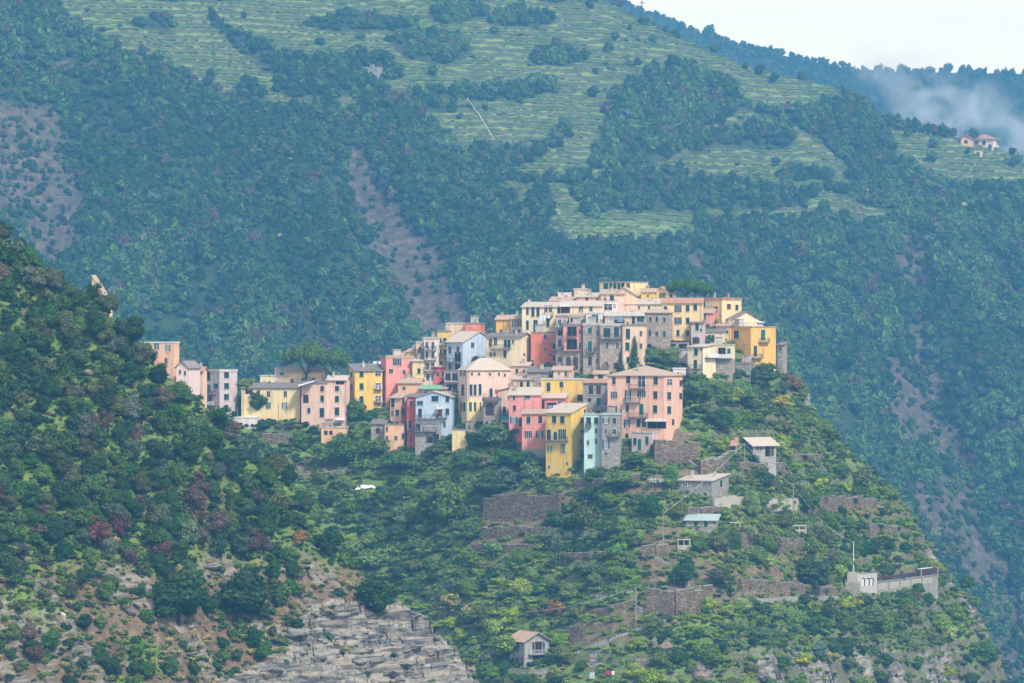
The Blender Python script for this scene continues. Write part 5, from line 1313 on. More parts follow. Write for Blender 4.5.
def build_fill_plants():
    # wooded left slope
    x, y = jgrid(-105, -20, 598, 712, 2.5)
    z = z_near(x, y); u = CX + F * x / y; v = CY - F * z / y
    sc = smooth01((v - 545) / 40) * smooth01((fbm(x / 8, y / 8, 76, 3) + .4) / .3)
    ok = (u > -12) & (u < 420) & (v < 700) & ~cliffmask(u, v) & (RNG.random(x.size) > sc * .6) & (y < NR + 6)
    ok &= ~((u > 136) & (u < 208) & (v < n_ridge(u) + 12))
    ok &= ~((v > 500) & (u > 300) & (RNG.random(x.size) < .7))
    idx = np.nonzero(ok)[0]; RNG.shuffle(idx); n = 0; rest = []
    cand = []
    for i in idx:
        r = random.uniform(1.5, 2.9) * (0.72 if v[i] > 560 else 1)
        if free(x[i], y[i], r, .5): cand.append((i, r)); PLACED.append((x[i], y[i], r * .75))
    cand.sort(key=lambda c: -c[1] / y[c[0]])
    G = 'trees of the wooded left slope'
    for j, (i, r) in enumerate(cand):
        if j >= 262: rest.append((i, r)); continue
        p = fbm(x[i] / 15, y[i] / 15, 91, 2)
        c = random.choices(['dark', 'mid', 'fresh', 'olive', 'grey', 'brown'], [.38, .30, .06 + max(0, p) * .25, .14, .08, .06 if v[i] < 540 else .16])[0]
        sz = 'large' if r > 2.35 else 'medium' if r > 1.85 else 'small'
        t, h = zone_n(u[i], v[i])
        lab = '%s %s tree, %s left slope, %s' % (sz, CW[c], t, h) if t != 'rocky foot of the' else '%s %s shrub, rocky foot of left slope, %s' % (sz, CW[c], h)
        plant('tree', x[i], y[i], z[i], r, r * random.uniform(.85, 1.15), random.choices(['round', 'loose'], [.75, .25])[0], gcol(c, .2), lab, 'tree', G)
        n += 1
    print('LEFT TREES', n, len(rest))
    if rest:
        i = np.array([q[0] for q in rest]); r = np.array([q[1] for q in rest])
        items = [('mid', 0, 'dark'), ('mid', 1, 'mid'), ('mid', 2, 'olive'), ('mid', 3, 'fresh')]
        c = proto_coll('slope', items)
        scatter('small_trees', np.stack([x[i], y[i], z[i] + r * .75], -1), r, RNG.integers(0, 4, len(i)), c, 'smaller trees crowding between the big ones on the left slope', 'trees')
    # village hill
    x, y = jgrid(-90, 150, 775, 985, 3.9)
    z = z_village(x, y); u = CX + F * x / y; v = CY - F * z / y
    zn = z_near(x * 0 + 0, y)  # unused
    ok = inframe(u, v, 15) & clear(x, y, 1.2) & (y < VR - 1)
    mv = mask_v(x, y, z); ok &= (mv[:, 1] < 0.6) & (RNG.random(x.size) > mv[:, 0] * .6)
    rim = np.interp(v, [440, 480, 520, 560, 600, 640, 683], [250, 290, 330, 370, 420, 465, 495])
    ok &= (u > rim - 14) & (v > np.where(u < 640, 428, 385))
    idx = np.nonzero(ok)[0]; RNG.shuffle(idx); cand = []
    for i in idx:
        r = random.uniform(1.3, 3.3)
        if free(x[i], y[i], r, .58): cand.append((i, r)); PLACED.append((x[i], y[i], r * .8))
    cand.sort(key=lambda c: -c[1] / y[c[0]])
    for j, (i, r) in enumerate(cand[:285]):
        right = u[i] > 760
        pn = float(fbm(x[i] / 18, y[i] / 12, 95, 3)) + random.uniform(-.12, .12)
        c = 'dark' if pn < -.26 else 'mid' if pn < -.06 else 'fresh' if pn < .2 else 'lime' if pn > .34 else 'olive'
        if random.random() < .3: c = random.choices(['dark', 'mid', 'fresh', 'olive', 'grey', 'lime', 'blue', 'rust'], [.11, .27, .34, .09, .04, .13 if not right else .15, .03, .015 if not right else .04])[0]
        sz = 'large' if r > 2.4 else 'medium' if r > 1.8 else 'small'
        t, h = zone_v(u[i], v[i])
        lab = '%s %s bush %s %s' % (sz, CW[c], t, h)
        plant('bush', x[i], y[i], z[i], r, r * random.uniform(.65, 1.0), random.choices(['round', 'loose', 'mid'], [.5, .3, .2])[0], tuple(q * w for q, w in zip(gcol(c, .15), (1.35, 1.25, 1.05))), lab, 'bush', 'bushes of the terraced village hill', leafname='foliage', sink=.35, parts=False)
    print('HILL BUSHES', len(cand))
    rest = cand[285:]
    if rest:
        i = np.array([q[0] for q in rest]); r = np.array([q[1] for q in rest])
        c = proto_coll('hillside', [('mid', 0, 'dark'), ('mid', 1, 'mid'), ('mid', 2, 'fresh'), ('mid', 3, 'fresh')])
        scatter('small_bushes', np.stack([x[i], y[i], z[i] + r * .4], -1), r, RNG.integers(0, 4, len(i)), c, 'smaller bushes crowding between the big ones on the village hill', 'bushes', .8)
    items = [('low', 0, (.11,.18,.045)), ('low', 1, (.18,.27,.055)), ('low', 2, (.15,.18,.06)), ('low', 3, 'lime'), ('low', 0, 'dark'), ('low', 1, 'straw'), ('low', 2, (0.16, 0.24, 0.05)), ('lo', 1, 'mid'), ('lo', 2, 'dark')]
    c = proto_coll('ground', items)
    # undergrowth on the village hill
    x, y = jgrid(-95, 160, 772, 1000, 1.2)
    z = z_village(x, y); u = CX + F * x / y; v = CY - F * z / y
    mv = mask_v(x, y, z)
    q = np.abs(z_village(x, y + .6) - z_village(x, y - .6)) / 1.2
    ok = inframe(u, v, 25) & clear(x, y, -1.2)
    dens = (1.0 - 0.72 * mv[:, 1]) * (1 - .65 * mv[:, 0]) * np.where(q > 1.0, .6, 1)
    dens *= np.where(fbm(x / 12, y / 12, 93, 3) > -.3, 1, .55)
    ok &= RNG.random(x.size) < dens
    x, y, z, u, v = x[ok], y[ok], z[ok], u[ok], v[ok]; n = x.size
    p = fbm(x / 22, y / 16, 94, 3)
    pk = RNG.choice(9, n, p=[.21, .24, .09, .13, .05, .04, .16, .06, .02])
    pk = np.where((p > .15) & (RNG.random(n) < .6), RNG.choice([3, 6, 1], n), pk)
    pk = np.where((p < -.28) & (RNG.random(n) < .5), RNG.choice([5, 2], n), pk)
    lf = fbm(x / 18, y / 12, 95, 3) + RNG.normal(size=n) * .08
    bd = np.select([lf < -.26, lf < -.06, lf < .08, lf < .2, lf < .34], [4, 0, 6, 1, 2], 3)
    pk = np.where(RNG.random(n) < .66, bd, pk)
    for P_ in ([(700,549),(735,546),(806,556),(806,568),(760,562),(700,560)], [(415,585),(470,600),(500,640),(470,640),(430,610)], [(818,508),(890,508),(888,516),(820,516)]):
        pk = np.where(inpoly(u, v, P_) & (RNG.random(n) < .75), 5, pk)
    sz = (0.85 + 0.95 * RNG.random(n) ** 2)
    scatter('undergrowth', np.stack([x, y, z + sz * .25], -1), sz, pk, c, 'low green scrub and grass covering the village terraces', 'undergrowth', .8)
    # on the left slope
    x, y = jgrid(-105, 20, 597, 712, 1.0)
    z = z_near(x, y); u = CX + F * x / y; v = CY - F * z / y
    m = mask_n(x, y, z); cl = cliffmask(u, v)
    dens = np.where(cl, .05, 0.95 - .45 * np.maximum(m[:, 0], m[:, 1] * .6))
    ok = inframe(u, v, 25) & (RNG.random(x.size) < dens); x, y, z, v = x[ok], y[ok], z[ok], v[ok]; n = x.size
    pk = RNG.choice(9, n, p=[.25, .08, .20, .01, .24, .05, .02, .08, .07])
    pk = np.where((v > 560) & (RNG.random(n) < .35), RNG.choice([2, 5, 5], n), pk)
    sz = (0.5 + 1.0 * RNG.random(n) ** 2)
    scatter('undergrowth', np.stack([x, y, z + sz * .25], -1), sz, pk, c, 'low scrub between the trees and rocks of the left slope', 'undergrowth', .85)
# ------------------------------------------------------------------ walls, poles, rocks, smoke and small things
def gpt(u, v, hit=None):
    x, y, z, ok = (hit or hitv)(u, v); return float(x[0]), float(y[0]), float(z[0])
def wall(label, pts, hpx, mat='dry_stone', name='stone_wall', cat='wall', th=.5, cope=True, below=2.0):
    """pts = foot line (u,v) from left to right; hpx = height in photo rows"""
    P = [gpt(u, v) for u, v in pts]; h = hpx * P[0][1] / F
    x0, y0, z0 = P[0]
    root = empty(name, P[0], 0, label, cat)
    b = MB(); c = MB(); r = random.Random(int(pts[0][0] * 7))
    for (p, q) in zip(P[:-1], P[1:]):
        n = max(1, int(math.hypot(q[0] - p[0], q[1] - p[1]) / 2.2))
        for i in range(n):
            a = Vector(p).lerp(Vector(q), i / n); d = Vector(p).lerp(Vector(q), (i + 1) / n)
            hh = h * (1 + r.uniform(-.16, .1)); t = (Vector((d.x, d.y, 0)) - Vector((a.x, a.y, 0))).normalized(); nn = Vector((t.y, -t.x, 0)) * th
            a = a - Vector(P[0]); d = d - Vector(P[0])
            lo = Vector((0, 0, -below)); up = Vector((0, 0, hh))
            v = [a + lo + nn, d + lo + nn, d + lo - nn, a + lo - nn, a + up + nn * .7, d + up + nn * .7, d + up - nn, a + up - nn]
            k = len(b.v); b.v.extend([tuple(w) for w in v])
            for f in ((0,3,2,1),(4,5,6,7),(0,1,5,4),(1,2,6,5),(2,3,7,6),(3,0,4,7)): b.f.append(tuple(k + g for g in f)); b.m.append(0)
            if cope:
                cu = Vector((0, 0, hh + .14)); u0 = Vector((0, 0, hh + .002)); v = [a + u0 + nn * .8, d + u0 + nn * .8, d + u0 - nn, a + u0 - nn, a + cu + nn * .8, d + cu + nn * .8, d + cu - nn, a + cu - nn]
                k = len(c.v); c.v.extend([tuple(w) for w in v])
                for f in ((0,3,2,1),(4,5,6,7),(0,1,5,4),(1,2,6,5),(2,3,7,6),(3,0,4,7)): c.f.append(tuple(k + g for g in f)); c.m.append(0)
        FOOT.append(((p[0] + q[0]) / 2, (p[1] + q[1]) / 2 - .8, .9))
    b.build('masonry', MAT[mat], root)
    if cope: c.build('coping', MAT['concrete'], root)
def pole(u, vt, vb, label, r=.13, mat='concrete', cross=True, hit=None, name='utility_pole', cat='pole'):
    x, y, z = gpt(u, vb, hit); h = (vb - vt) * y / F
    root = empty(name, (x, y, z), 0, label, cat)
    b = MB(); b.tube((0, 0, -1), (0, 0, h), r, r * .7, 8); b.build('post', MAT[mat], root)
    if cross:
        q = MB(); q.box(-.5, .5, -.05, .05, h - .35, h - .25)
        for s in (-.4, 0, .4): q.tube((s, 0, h - .25), (s, 0, h - .08), .05, .04, 6)
        q.build('crossarm', MAT['iron'], root)
    return Vector((x, y, z + h - .15))
def cable(a, b, sag, label, r=.032):
    pts = []
    for i in range(17):
        t = i / 16; p = a.lerp(b, t); p.z -= sag * 4 * t * (1 - t); pts.append(p)
    m = MB()
    for p, q in zip(pts[:-1], pts[1:]): m.tube(p - a, q - a, r, r, 5)
    o = m.build('power_cable', MAT['cable'], None, tuple(a)); tag(o, label, 'cable')
def boulder_mesh(seed, sub=3, layer=True):
    import bmesh
    bm = bmesh.new(); bmesh.ops.create_icosphere(bm, subdivisions=sub, radius=1)
    for v in bm.verts:
        p = v.co * 1.0; n = mnoise.noise(p * 1.1 + Vector((seed * 3.1, 0, 0))) * .5 + mnoise.noise(p * 2.7 + Vector((0, seed * 2.3, 0))) * .22 + mnoise.noise(p * 6) * .08
        v.co = p * (1 + n)
        if layer: v.co.z = v.co.z * .7 + .06 * math.floor(v.co.z * 5) 
    me = D.meshes.new('boulder_mesh'); bm.to_mesh(me); bm.free(); me.materials.append(MAT['rock']); return me
def m_rock():
    m, nt, out = newmat('rock')
    geo = N(nt, 'NewGeometry'); oi = N(nt, 'ObjectInfo')
    r1 = noisen(nt, 0.8, 8, 0.7, mapping(nt, geo.outputs['Position'], (.3, .3, 1.8), (0.1, -.32, 0)), .6)
    c = ramp(nt, r1.outputs[0], [(0.3, (0.05, 0.048, 0.045)), (0.45, (0.17, 0.16, 0.145)), (0.6, (0.30, 0.28, 0.25)), (0.75, (0.38, 0.35, 0.31))]).outputs[0]
    c = mixc(nt, 1.0, c, oi.outputs['Color'], 'MULTIPLY')
    princ(nt, out, c, .95, .1, r1.outputs[0], .8, .4); MAT['rock'] = m
def build_misc():
    m_rock(); m_simple('cable', (0.55, 0.56, 0.55), .6, .3, .05)
    m_simple('rail_brown', (0.075, 0.028, 0.032), .8, .2, .3)
    W = wall
    W('tall brown dry-stone wall holding the top terrace under the yellow house', [(484,519),(520,518),(560,516)], 23)
    W('middle brown dry-stone wall of the bare terraces', [(478,538),(510,538),(545,537)], 11)
    W('lowest brown dry-stone wall of the bare terraces', [(471,551),(500,552),(535,551)], 7)
    W('long dark retaining wall right of the grey annex', [(654,462),(676,461),(700,462)], 20)
    W('crumbling cream-plastered wall right of the stone farmhouse', [(713,509),(728,508),(743,508)], 12, 'ruin_plaster')
    W('second crumbling plastered wall further right along the same terrace', [(763,509),(780,508),(798,508)], 9, 'ruin_plaster')
    W('purple-grey stone wall under the dry grass terrace', [(728,548),(765,549),(802,552)], 14)
    W('broad sloping stone wall in the centre of the lower hill', [(646,614),(675,617),(712,613)], 26)
    W('stone wall at the top right edge of the terraces', [(812,508),(845,507),(876,509)], 11)
    W('short stone wall at the cliff edge below the top right wall', [(868,532),(882,532),(896,534)], 8)
    W('low wall above the long track on the right-hand spur', [(740,588),(790,592),(835,596)], 9)
    W('dark terrace wall left of the white frame cabin', [(642,560),(655,558),(668,556)], 14)
    W('stone wall below the stone farmhouse', [(676,514),(700,516),(722,514)], 8)
    W('terrace wall below the stone house with teal balcony', [(505,676),(530,678),(556,676)], 8, 'stone_pale')
    W('stone buttress wall behind the stone house with teal balcony', [(556,642),(570,640),(584,637)], 12)
    W('ivy-topped wall under the aqua house', [(575,486),(605,488),(640,482)], 8)
    W('terrace wall under the pergola', [(262,442),(285,443),(305,443)], 9)
    W('low wall of the small field on the valley side', [(290,480),(318,478),(348,474)], 5)
    W('stone wall below the beige terrace house', [(738,470),(760,471),(784,470)], 8)
    W('angled stone ramp wall left of the red-roofed ruin', [(700,478),(713,475),(728,470)], 16)
    W('dark terrace wall below the wooded valley trees', [(560,560),(590,558),(622,556)], 6)
    W('terrace wall over the dark gully', [(590,618),(610,612),(636,606)], 6)
    W('terrace wall above the green terrace on the right spur', [(786,462),(806,461),(826,462)], 7)
    # paths: pale strips with a rail
    def path(label, pts, w=1.0, rail=True):
        P = [Vector(gpt(u, v)) for u, v in pts]; o = P[0].copy(); b = MB(); q = MB()
        for a, c in zip(P[:-1], P[1:]):
            n = max(2, int((c - a).length / .8)); 
            for i in range(n):
                s = a.lerp(c, i / n) - o; e = a.lerp(c, (i + 1) / n) - o; zt = max(s.z, e.z) + .35
                d = (e - s); d.z = 0; d.normalize(); nn = Vector((d.y, -d.x, 0)) * w / 2
                v = [s + nn, e + nn, e - nn, s - nn]
                k = len(b.v); b.v.extend([(p.x, p.y, zt - 1.4) for p in v]); b.v.extend([(p.x, p.y, zt) for p in v])
                for f in ((0,3,2,1),(4,5,6,7),(0,1,5,4),(1,2,6,5),(2,3,7,6),(3,0,4,7)): b.f.append(tuple(k + g for g in f)); b.m.append(0)
                if rail: 
                    p = s + nn * .9; q.tube((p.x, p.y, zt), (p.x, p.y, zt + .95), .04, .04, 5); 
                    p2 = e + nn * .9; q.tube((p.x, p.y, zt + .93), (p2.x, p2.y, zt + .93), .045, .045, 5)
            FOOT.append(((a.x + c.x) / 2, (a.y + c.y) / 2, 1.0))
        root = empty('stairway', tuple(o), 0, label, 'stairs'); b.build('steps', MAT['concrete'], root)
        if rail: q.build('handrail', MAT['iron'], root)
    path('long railed stone stairway climbing to the right from the cliff-side house', [(566,660),(585,650),(608,641),(632,632),(656,624),(682,616)])
    path('pale zigzag footpath above the railed stairway', [(592,596),(615,602),(640,609),(662,614)], .9, False)
    path('upper railed path crossing above the big stone wall', [(600,600),(625,594),(650,588),(690,586)], .9)
    path('track running along the right-hand spur', [(735,600),(770,600),(805,597),(845,598)], 1.3, False)
    path('green-edged terrace path right of the brown terraces', [(565,534),(585,532),(602,528)], 1.0, False)
    path('short sloping path at the left of the white frame cabin', [(640,552),(655,558),(668,564)], .9, False)
    path('sloping path beside the dark retaining wall', [(688,462),(700,470),(716,476)], .8, True)
    # poles and cables
    p1 = pole(663, 513, 553, 'utility pole below the terraces, lower end of the long cable')
    p2 = pole(744.5, 443, 470, 'utility pole standing in front of the beige terrace house')
    p3 = pole(793.3, 484, 521, 'slender utility pole on the terraces, middle support of the descending cable')
    p4 = pole(853.5, 541, 576, 'white pole rising beside the graffiti panel', .16, 'white_paint')
    p5 = pole(683, 431, 462, 'utility pole in front of the long dark retaining wall')
    p6 = pole(636, 586, 631, 'pale leaning pole on the railed stairway')
    p7 = pole(237.6, 407, 440, 'thin pale pole in front of the white shed', .1, cross=False)
    p8 = pole(278.5, 403, 429, 'thin pole before the long yellow house', .09, 'wood_grey', cross=False)
    pole(699, 562, 584, 'short thin pole among the bushes below the white frame cabin', .08, cross=False)
    pole(751, 436, 446, 'small aerial pole on the slope above the beige house', .06, 'iron', cross=False)
    cable(p1, p2, .6, 'pale cable running up from the lower pole to the pole by the beige house')
    cable(p2, p3, .8, 'pale cable running down from the beige house pole to the slender pole')
    cable(p3, p4, 2.2, 'pale sagging cable from the slender pole down to the white pole')
    cable(p5, p2, .8, 'dark thin cable between the retaining wall pole and the beige house pole', .025)
    cable(p6, Vector(at(525, 612, p6.y + 8)), 1.0, 'thin cable crossing the dark gully above the cliff-side house', .03)
    # stone wall building with graffiti panel and brown rail
    a = Vector(gpt(858, 600)); bq = Vector(gpt(938, 603)); k = a.y / F
    root = empty('arched_wall', tuple(a), math.atan2(bq.y - a.y, bq.x - a.x), 'long stone wall with cream panels, pilasters and dark red-brown railing on the right-hand spur', 'wall')
    Lw = math.hypot(bq.x - a.x, bq.y - a.y); Ht = 15 * k
    b = MB(); b.box(0, Lw, 0, 1.2, -3.4, Ht); b.build('masonry', MAT['stone_grey'], root)
    b = MB()
    for i in range(7):
        x = 4.5 + i * (Lw - 6) / 6.3; b.box(x - .28, x + .28, -.1, 0, -3, Ht - .05)
    b.build('pilaster_row', MAT['stone_grey'], root)
    for i in range(6):
        x = 4.5 + i * (Lw - 6) / 6.3; q = MB(); q.box(x + .5, x + (Lw - 6) / 6.3 - .5, -.05, 0, Ht - 1.8, Ht - .25); q.build('plaster_panel', MAT['ruin_plaster'], root)
    b = MB(); b.box(-.1, Lw + .1, -.2, 1.3, Ht + .002, Ht + .16); b.build('coping', MAT['concrete'], root)
    b = MB(); x0 = 3.8; n = 44
    b.box(x0, Lw - .3, .02, .1, Ht + 1.2, Ht + 1.32)
    b.box(x0, Lw * .72, .02, .1, Ht + .75, Ht + 1.2)
    for i in range(n + 1):
        x = x0 + (Lw - .3 - x0) * i / n; b.box(x - .05, x + .05, .02, .1, Ht + .16, Ht + 1.2)
    b.box(Lw * .76, Lw - .4, .02, .12, Ht + .2, Ht + 1.75)
    b.build('railing', MAT['rail_brown'], root)
    b = MB(); b.box(Lw * .77, Lw * .93, .0, .9, Ht + 1.9, Ht + 2.05); b.build('canopy', MAT['white_paint'], root)
    b = MB()
    for x in (Lw - .2, Lw * .78, 3.6): b.box(x - .22, x + .22, -.1, .4, Ht + .16, Ht + 2.0)
    b.build('pier', MAT['concrete'], root)
    for t_, c_ in ((.1,'mid'),(.3,'fresh'),(.5,'mid'),(.66,'olive'),(.86,'mid')):
        bx_ = a.x + (bq.x - a.x) * t_; by_ = a.y + (bq.y - a.y) * t_ - 2.4 - 2 * (t_ * 7 % 1)
        plant('bush', bx_, by_, float(z_village(bx_, by_)), 2.2, 1.5 + (t_ * 5 % 1), 'round', gcol(c_), {.1:'mid green bush at the left foot of the long cream-panelled wall',.3:'bright green bush second from the left at the foot of the long cream-panelled wall',.5:'mid green bush at the middle foot of the long cream-panelled wall',.66:'olive bush right of the middle at the foot of the long cream-panelled wall',.86:'mid green bush at the right foot of the long cream-panelled wall'}[t_], 'bush', leafname='foliage')
    FOOT.extend([(a.x + (bq.x - a.x) * t, a.y + (bq.y - a.y) * t + .6, 2.4) for t in (.08, .25, .42, .6, .78, .95)])
    g = Vector(gpt(857, 586)); k = g.y / F; g.y = a.y - 0.4; g.x = (857 - CX) / F * g.y; g.z = (CY - 586.5) / F * g.y
    r2 = empty('mural_panel', tuple(g), 0, 'white wall panel painted with bold black and white curved figures', 'mural')
    b = MB(); b.box(0, 20 * k, 0, .4, -1.5, 13 * k); b.build('panel', MAT['surround'], r2)
    b = MB(); b.box(4 * k, 16.5 * k, -.03, 0, .3 * k, 9.5 * k); b.build('white_ground', MAT['white_paint'], r2)
    b = MB()
    for cx_ in (6.3, 10.8, 14.6):
        pts = []
        for i in range(12):
            t = i / 11; ang = 2.6 - t * 2.9
            pts.append(((cx_ + 1.6 * math.cos(ang)) * k, -.05, (6.6 + 2.0 * math.sin(ang)) * k))
        pts.append(((cx_ + 1.2) * k, -.05, 1.0 * k))
        for p, q in zip(pts[:-1], pts[1:]): b.tube(p, q, .5 * k, .5 * k, 5)
    b.build('black_figures', MAT['painted_dark'], r2)
    b = MB(); b.box(2 * k, 12 * k, -.1, .45, 13 * k, 13.8 * k); b.build('coping', MAT['tile_red'], r2)
    r3 = empty('stone_pier_hut', tuple(gpt(846, 590)), 0, 'small cream-topped stone block at the foot of the white pole', 'hut')
    b = MB(); b.box(-.2, 3.4, 0, 3, -3, 2.0); b.build('masonry', MAT['stone_grey'], r3)
    b = MB(); b.box(.3, 2.6, .2, 2.4, 2.0, 4.2); b.build('cabin', MAT['ruin_plaster'], r3)
    # pergola
    x, y, z = gpt(275, 437); k = y / F; pr = empty('pergola', (x, y, z), 0, 'dark red timber pergola over a terrace below the long yellow house', 'pergola'); w = 27 * k
    FOOT.append((x + w / 2, y, 3.5))
    for i in range(4):
        for dy in (0, 2.6):
            q = MB(); q.tube((w * i / 3, dy, -.5), (w * i / 3, dy, 2.5), .1, .1, 6); q.build('post', MAT['rust'], pr)
    q = MB(); q.box(-.2, w + .2, -.06, .06, 2.5, 2.7); q.box(-.2, w + .2, 2.54, 2.66, 2.5, 2.7)
    for i in range(14): q.box(w * i / 13 - .05, w * i / 13 + .05, -.3, 2.9, 2.702, 2.8)
    q.build('beams', MAT['rust'], pr)
    q = MB(); q.box(0, w, .1, 2.5, .75, .82); q.build('counter', MAT['wood_grey'], pr)
    # parasol, tarp, frames, boards
    x, y, z = gpt(340, 428); k = y / F; r_ = empty('parasol', (x, y, z), 0, 'white domed parasol on the terrace below the long pink house', 'parasol')
    q = MB(); q.tube((0, 0, -.3), (0, 0, 2.3), .04, .04, 6); q.build('pole', MAT['wood_grey'], r_)
    q = MB(); n = 10
    for i in range(n):
        a0, a1 = 2 * math.pi * i / n, 2 * math.pi * (i + 1) / n
        for (ra, za, rb, zb) in ((0, 2.6, .7, 2.45), (.7, 2.45, 1.3, 2.0)):
            q.poly([(ra * math.cos(a0), ra * math.sin(a0), za), (rb * math.cos(a0), rb * math.sin(a0), zb), (rb * math.cos(a1), rb * math.sin(a1), zb), (ra * math.cos(a1), ra * math.sin(a1), za)])
    q.build('canopy', MAT['cloth_white'], r_)
    x, y, z = gpt(355, 492); k = y / F; nx, ny = 26, 6; V = []; Q = []
    for j in range(ny + 1):
        for i in range(nx + 1):
            V.append((34 * k * i / nx, 1.6 * j / ny, .45 + .9 * j / ny + .28 * math.sin(i * .9 + j) * math.sin(j * 1.3 + i * .35) + (.5 if i > 3 and i < 20 else -.1) * math.sin(math.pi * i / nx)))
    for j in range(ny):
        for i in range(nx): a_ = j * (nx + 1) + i; Q.append((a_, a_ + 1, a_ + nx + 2, a_ + nx + 1))
    me = raw_mesh('tarp', V, Q, mat=MAT['cloth_white']); o = D.objects.new('tarpaulin', me); link(o); o.location = (x, y, z); tag(o, 'crumpled white tarpaulin spread on the slope under the village', 'tarpaulin'); FOOT.append((x + 3.5, y, 4.0)); PLACED.append((x + 4, y - 1, 4.5))
    md = o.modifiers.new('t', 'SOLIDIFY'); md.thickness = .04
    def frame(u0, u1, vt, vb, label, roofm='surround'):
        x, y, z = gpt(u0, vb); k = y / F; w = (u1 - u0) * k; h = (vb - vt) * k
        r = empty('garden_frame', (x, y, z), 0, label, 'garden frame')
        q = MB()
        for a_ in (0, w * .5, w):
            for dy in (0, 1.6): q.box(a_ - .09, a_ + .09, dy - .07, dy + .07, -.5, h)
        q.box(-.1, w + .1, -.08, .08, h * .35, h * .47)
        q.build('posts', MAT['surround'], r)
        q = MB(); q.box(-.2, w + .2, -.2, 1.8, h, h + .12); q.build('roof', MAT[roofm], r)
        q = MB(); q.box(0.1, w - .1, -.03, .03, 0, h * .35); q.build('panel', MAT['ruin_plaster'], r)
        FOOT.append((x + w / 2, y + .5, 1.8))
    frame(678, 690, 540, 550, 'white wooden frame cabin left of the aqua-roofed shed')
    frame(731, 740, 523, 533, 'pale square open frame right of the aqua-roofed shed')
    frame(793, 806, 526, 532, 'low white-topped frame near the foot of the slender pole')
    def board(u, v, w, h, mat, label, name='board'):
        x, y, z = gpt(u, v); k = y / F; w *= .7; h *= .7; q = MB(); q.box(-w * k / 2, w * k / 2, -.05, .05, .1, h * k); o = q.build(name, MAT[mat], None, (x, y - .4, z + .2), .3); tag(o, label, 'board')
        PLACED.append((x, y, 1.5))
    board(592, 680, 8, 10, 'aqua_sheet', 'pale teal sheet leaning on the rocks below the stairway')
    board(608, 676, 7, 7, 'red_paint', 'small red board on the rocks right of the teal sheet')
    board(613, 676, 4, 6, 'white_paint', 'small white board touching the red one')
    board(573, 552, 5, 3, 'white_paint', 'small white box on the lowest brown terrace')
    # laundry
    def laundry(pts, Y, label):
        x, y, z = at(pts[0][0], pts[0][1], Y); k = Y / F; r = empty('laundry', (x, y, z), 0, label, 'laundry')
        q = MB(); q.tube((0, 0, 0), ((pts[-1][0] + pts[-1][2] - pts[0][0]) * k, 0, 0), .02, .02, 4); q.build('line', MAT['iron'], r)
        for (u, v, w, h, m_) in pts:
            q = MB(); a0 = (u - pts[0][0]) * k; n = 5; V = []; 
            for i in range(n): q.poly([(a0 + w * k * i / n, .08 * math.sin(i * 2), 0), (a0 + w * k * i / n, .12 * math.sin(i * 2 + .5), -h * k), (a0 + w * k * (i + 1) / n, .12 * math.sin(i * 2 + 2.5), -h * k), (a0 + w * k * (i + 1) / n, .08 * math.sin(i * 2 + 2), 0)])
            q.build('sheet', MAT[m_], r)
    def hy(s): return [Y for r_, Y, l_ in HOUSES if s in l_][0]
    laundry([(539.5,315,3,8,'cloth_white'),(543,315,3,6,'cloth_white'),(546.5,311,4,3,'cloth_white')], hy('hanging white laundry') - 1.2, 'white sheets hanging outside the tall cream house')
    laundry([(607,317,5,4.5,'cloth_white'),(613,317,3,3,'cloth_blue'),(617,317.5,7,5,'cloth_blue')], hy('white laundry above') - 1.0, 'white and blue washing under the long lean-to roof')
    laundry([(548,405,4,5,'cloth_blue'),(553,404.5,6,6,'cloth_white'),(560,405,4,5,'cloth_blue')], hy('cluttered terrace') - 1.0, 'blue and white washing on the cluttered terrace')
    laundry([(373,361,4,3,'cloth_white'),(378,362,3,3,'cloth_white')], hy('rose pink house with') - 1.0, 'white cloths strung left of the rose pink house')
    # slanted awning over the long pink house
    Yp = hy('slanted white awning'); x, y, z = at(298, 386, Yp - 1); k = Yp / F
    q = MB(); q.slab([(0, 0, 0), (16 * k, 0, 4.6 * k), (16 * k, 3, 4.6 * k + .3), (0, 3, .3)], .12); o = q.build('awning', MAT['cloth_white'], None, (x, y, z)); tag(o, 'slanted white awning over the roof terrace of the long pink house', 'awning')
    # monorail tracks on the mountain
    def track(pts, label):
        P = []
        for (u, v), (u2, v2) in zip(pts[:-1], pts[1:]):
            for i in range(8): P.append((u + (u2 - u) * i / 8, v + (v2 - v) * i / 8))
        x, y, z, ok = hitm([p[0] for p in P], [p[1] for p in P]); V = [Vector((a_, b_, c_ + 1.1)) for a_, b_, c_ in zip(x, y, z)]
        q = MB()
        for a_, b_ in zip(V[:-1], V[1:]): q.tube(a_ - V[0], b_ - V[0], .18, .18, 4)
        for a_ in V[::2]: q.tube(a_ - V[0], a_ - V[0] - Vector((0, 0, 2)), .1, .1, 4)
        o = q.build('monorail_track', MAT['white_paint'], None, tuple(V[0])); tag(o, label, 'track')
    track([(467,100),(480,118),(497,147)], 'upper stretch of pale vineyard monorail track on the mountain terraces')
    track([(538,187),(550,203),(562,219)], 'lower stretch of pale vineyard monorail track on the mountain terraces')
    track([(413,16),(424,30)], 'short topmost stretch of pale vineyard monorail track')
    x, y, z = [float(q[0]) for q in hitm(642, 24)[:3]]
    q = MB(); q.tube((0, 0, -2), (0, 0, 13), .28, .16, 6); q.box(-1.4, 1.4, -.1, .1, 11.5, 11.9); o = q.build('mast', MAT['iron'], None, (x, y, z)); tag(o, 'thin dark mast on the mountain crest near the top of the photo', 'mast')
    # lone trees and shrubs on the mountain
    hm = dict(hit=hitm)
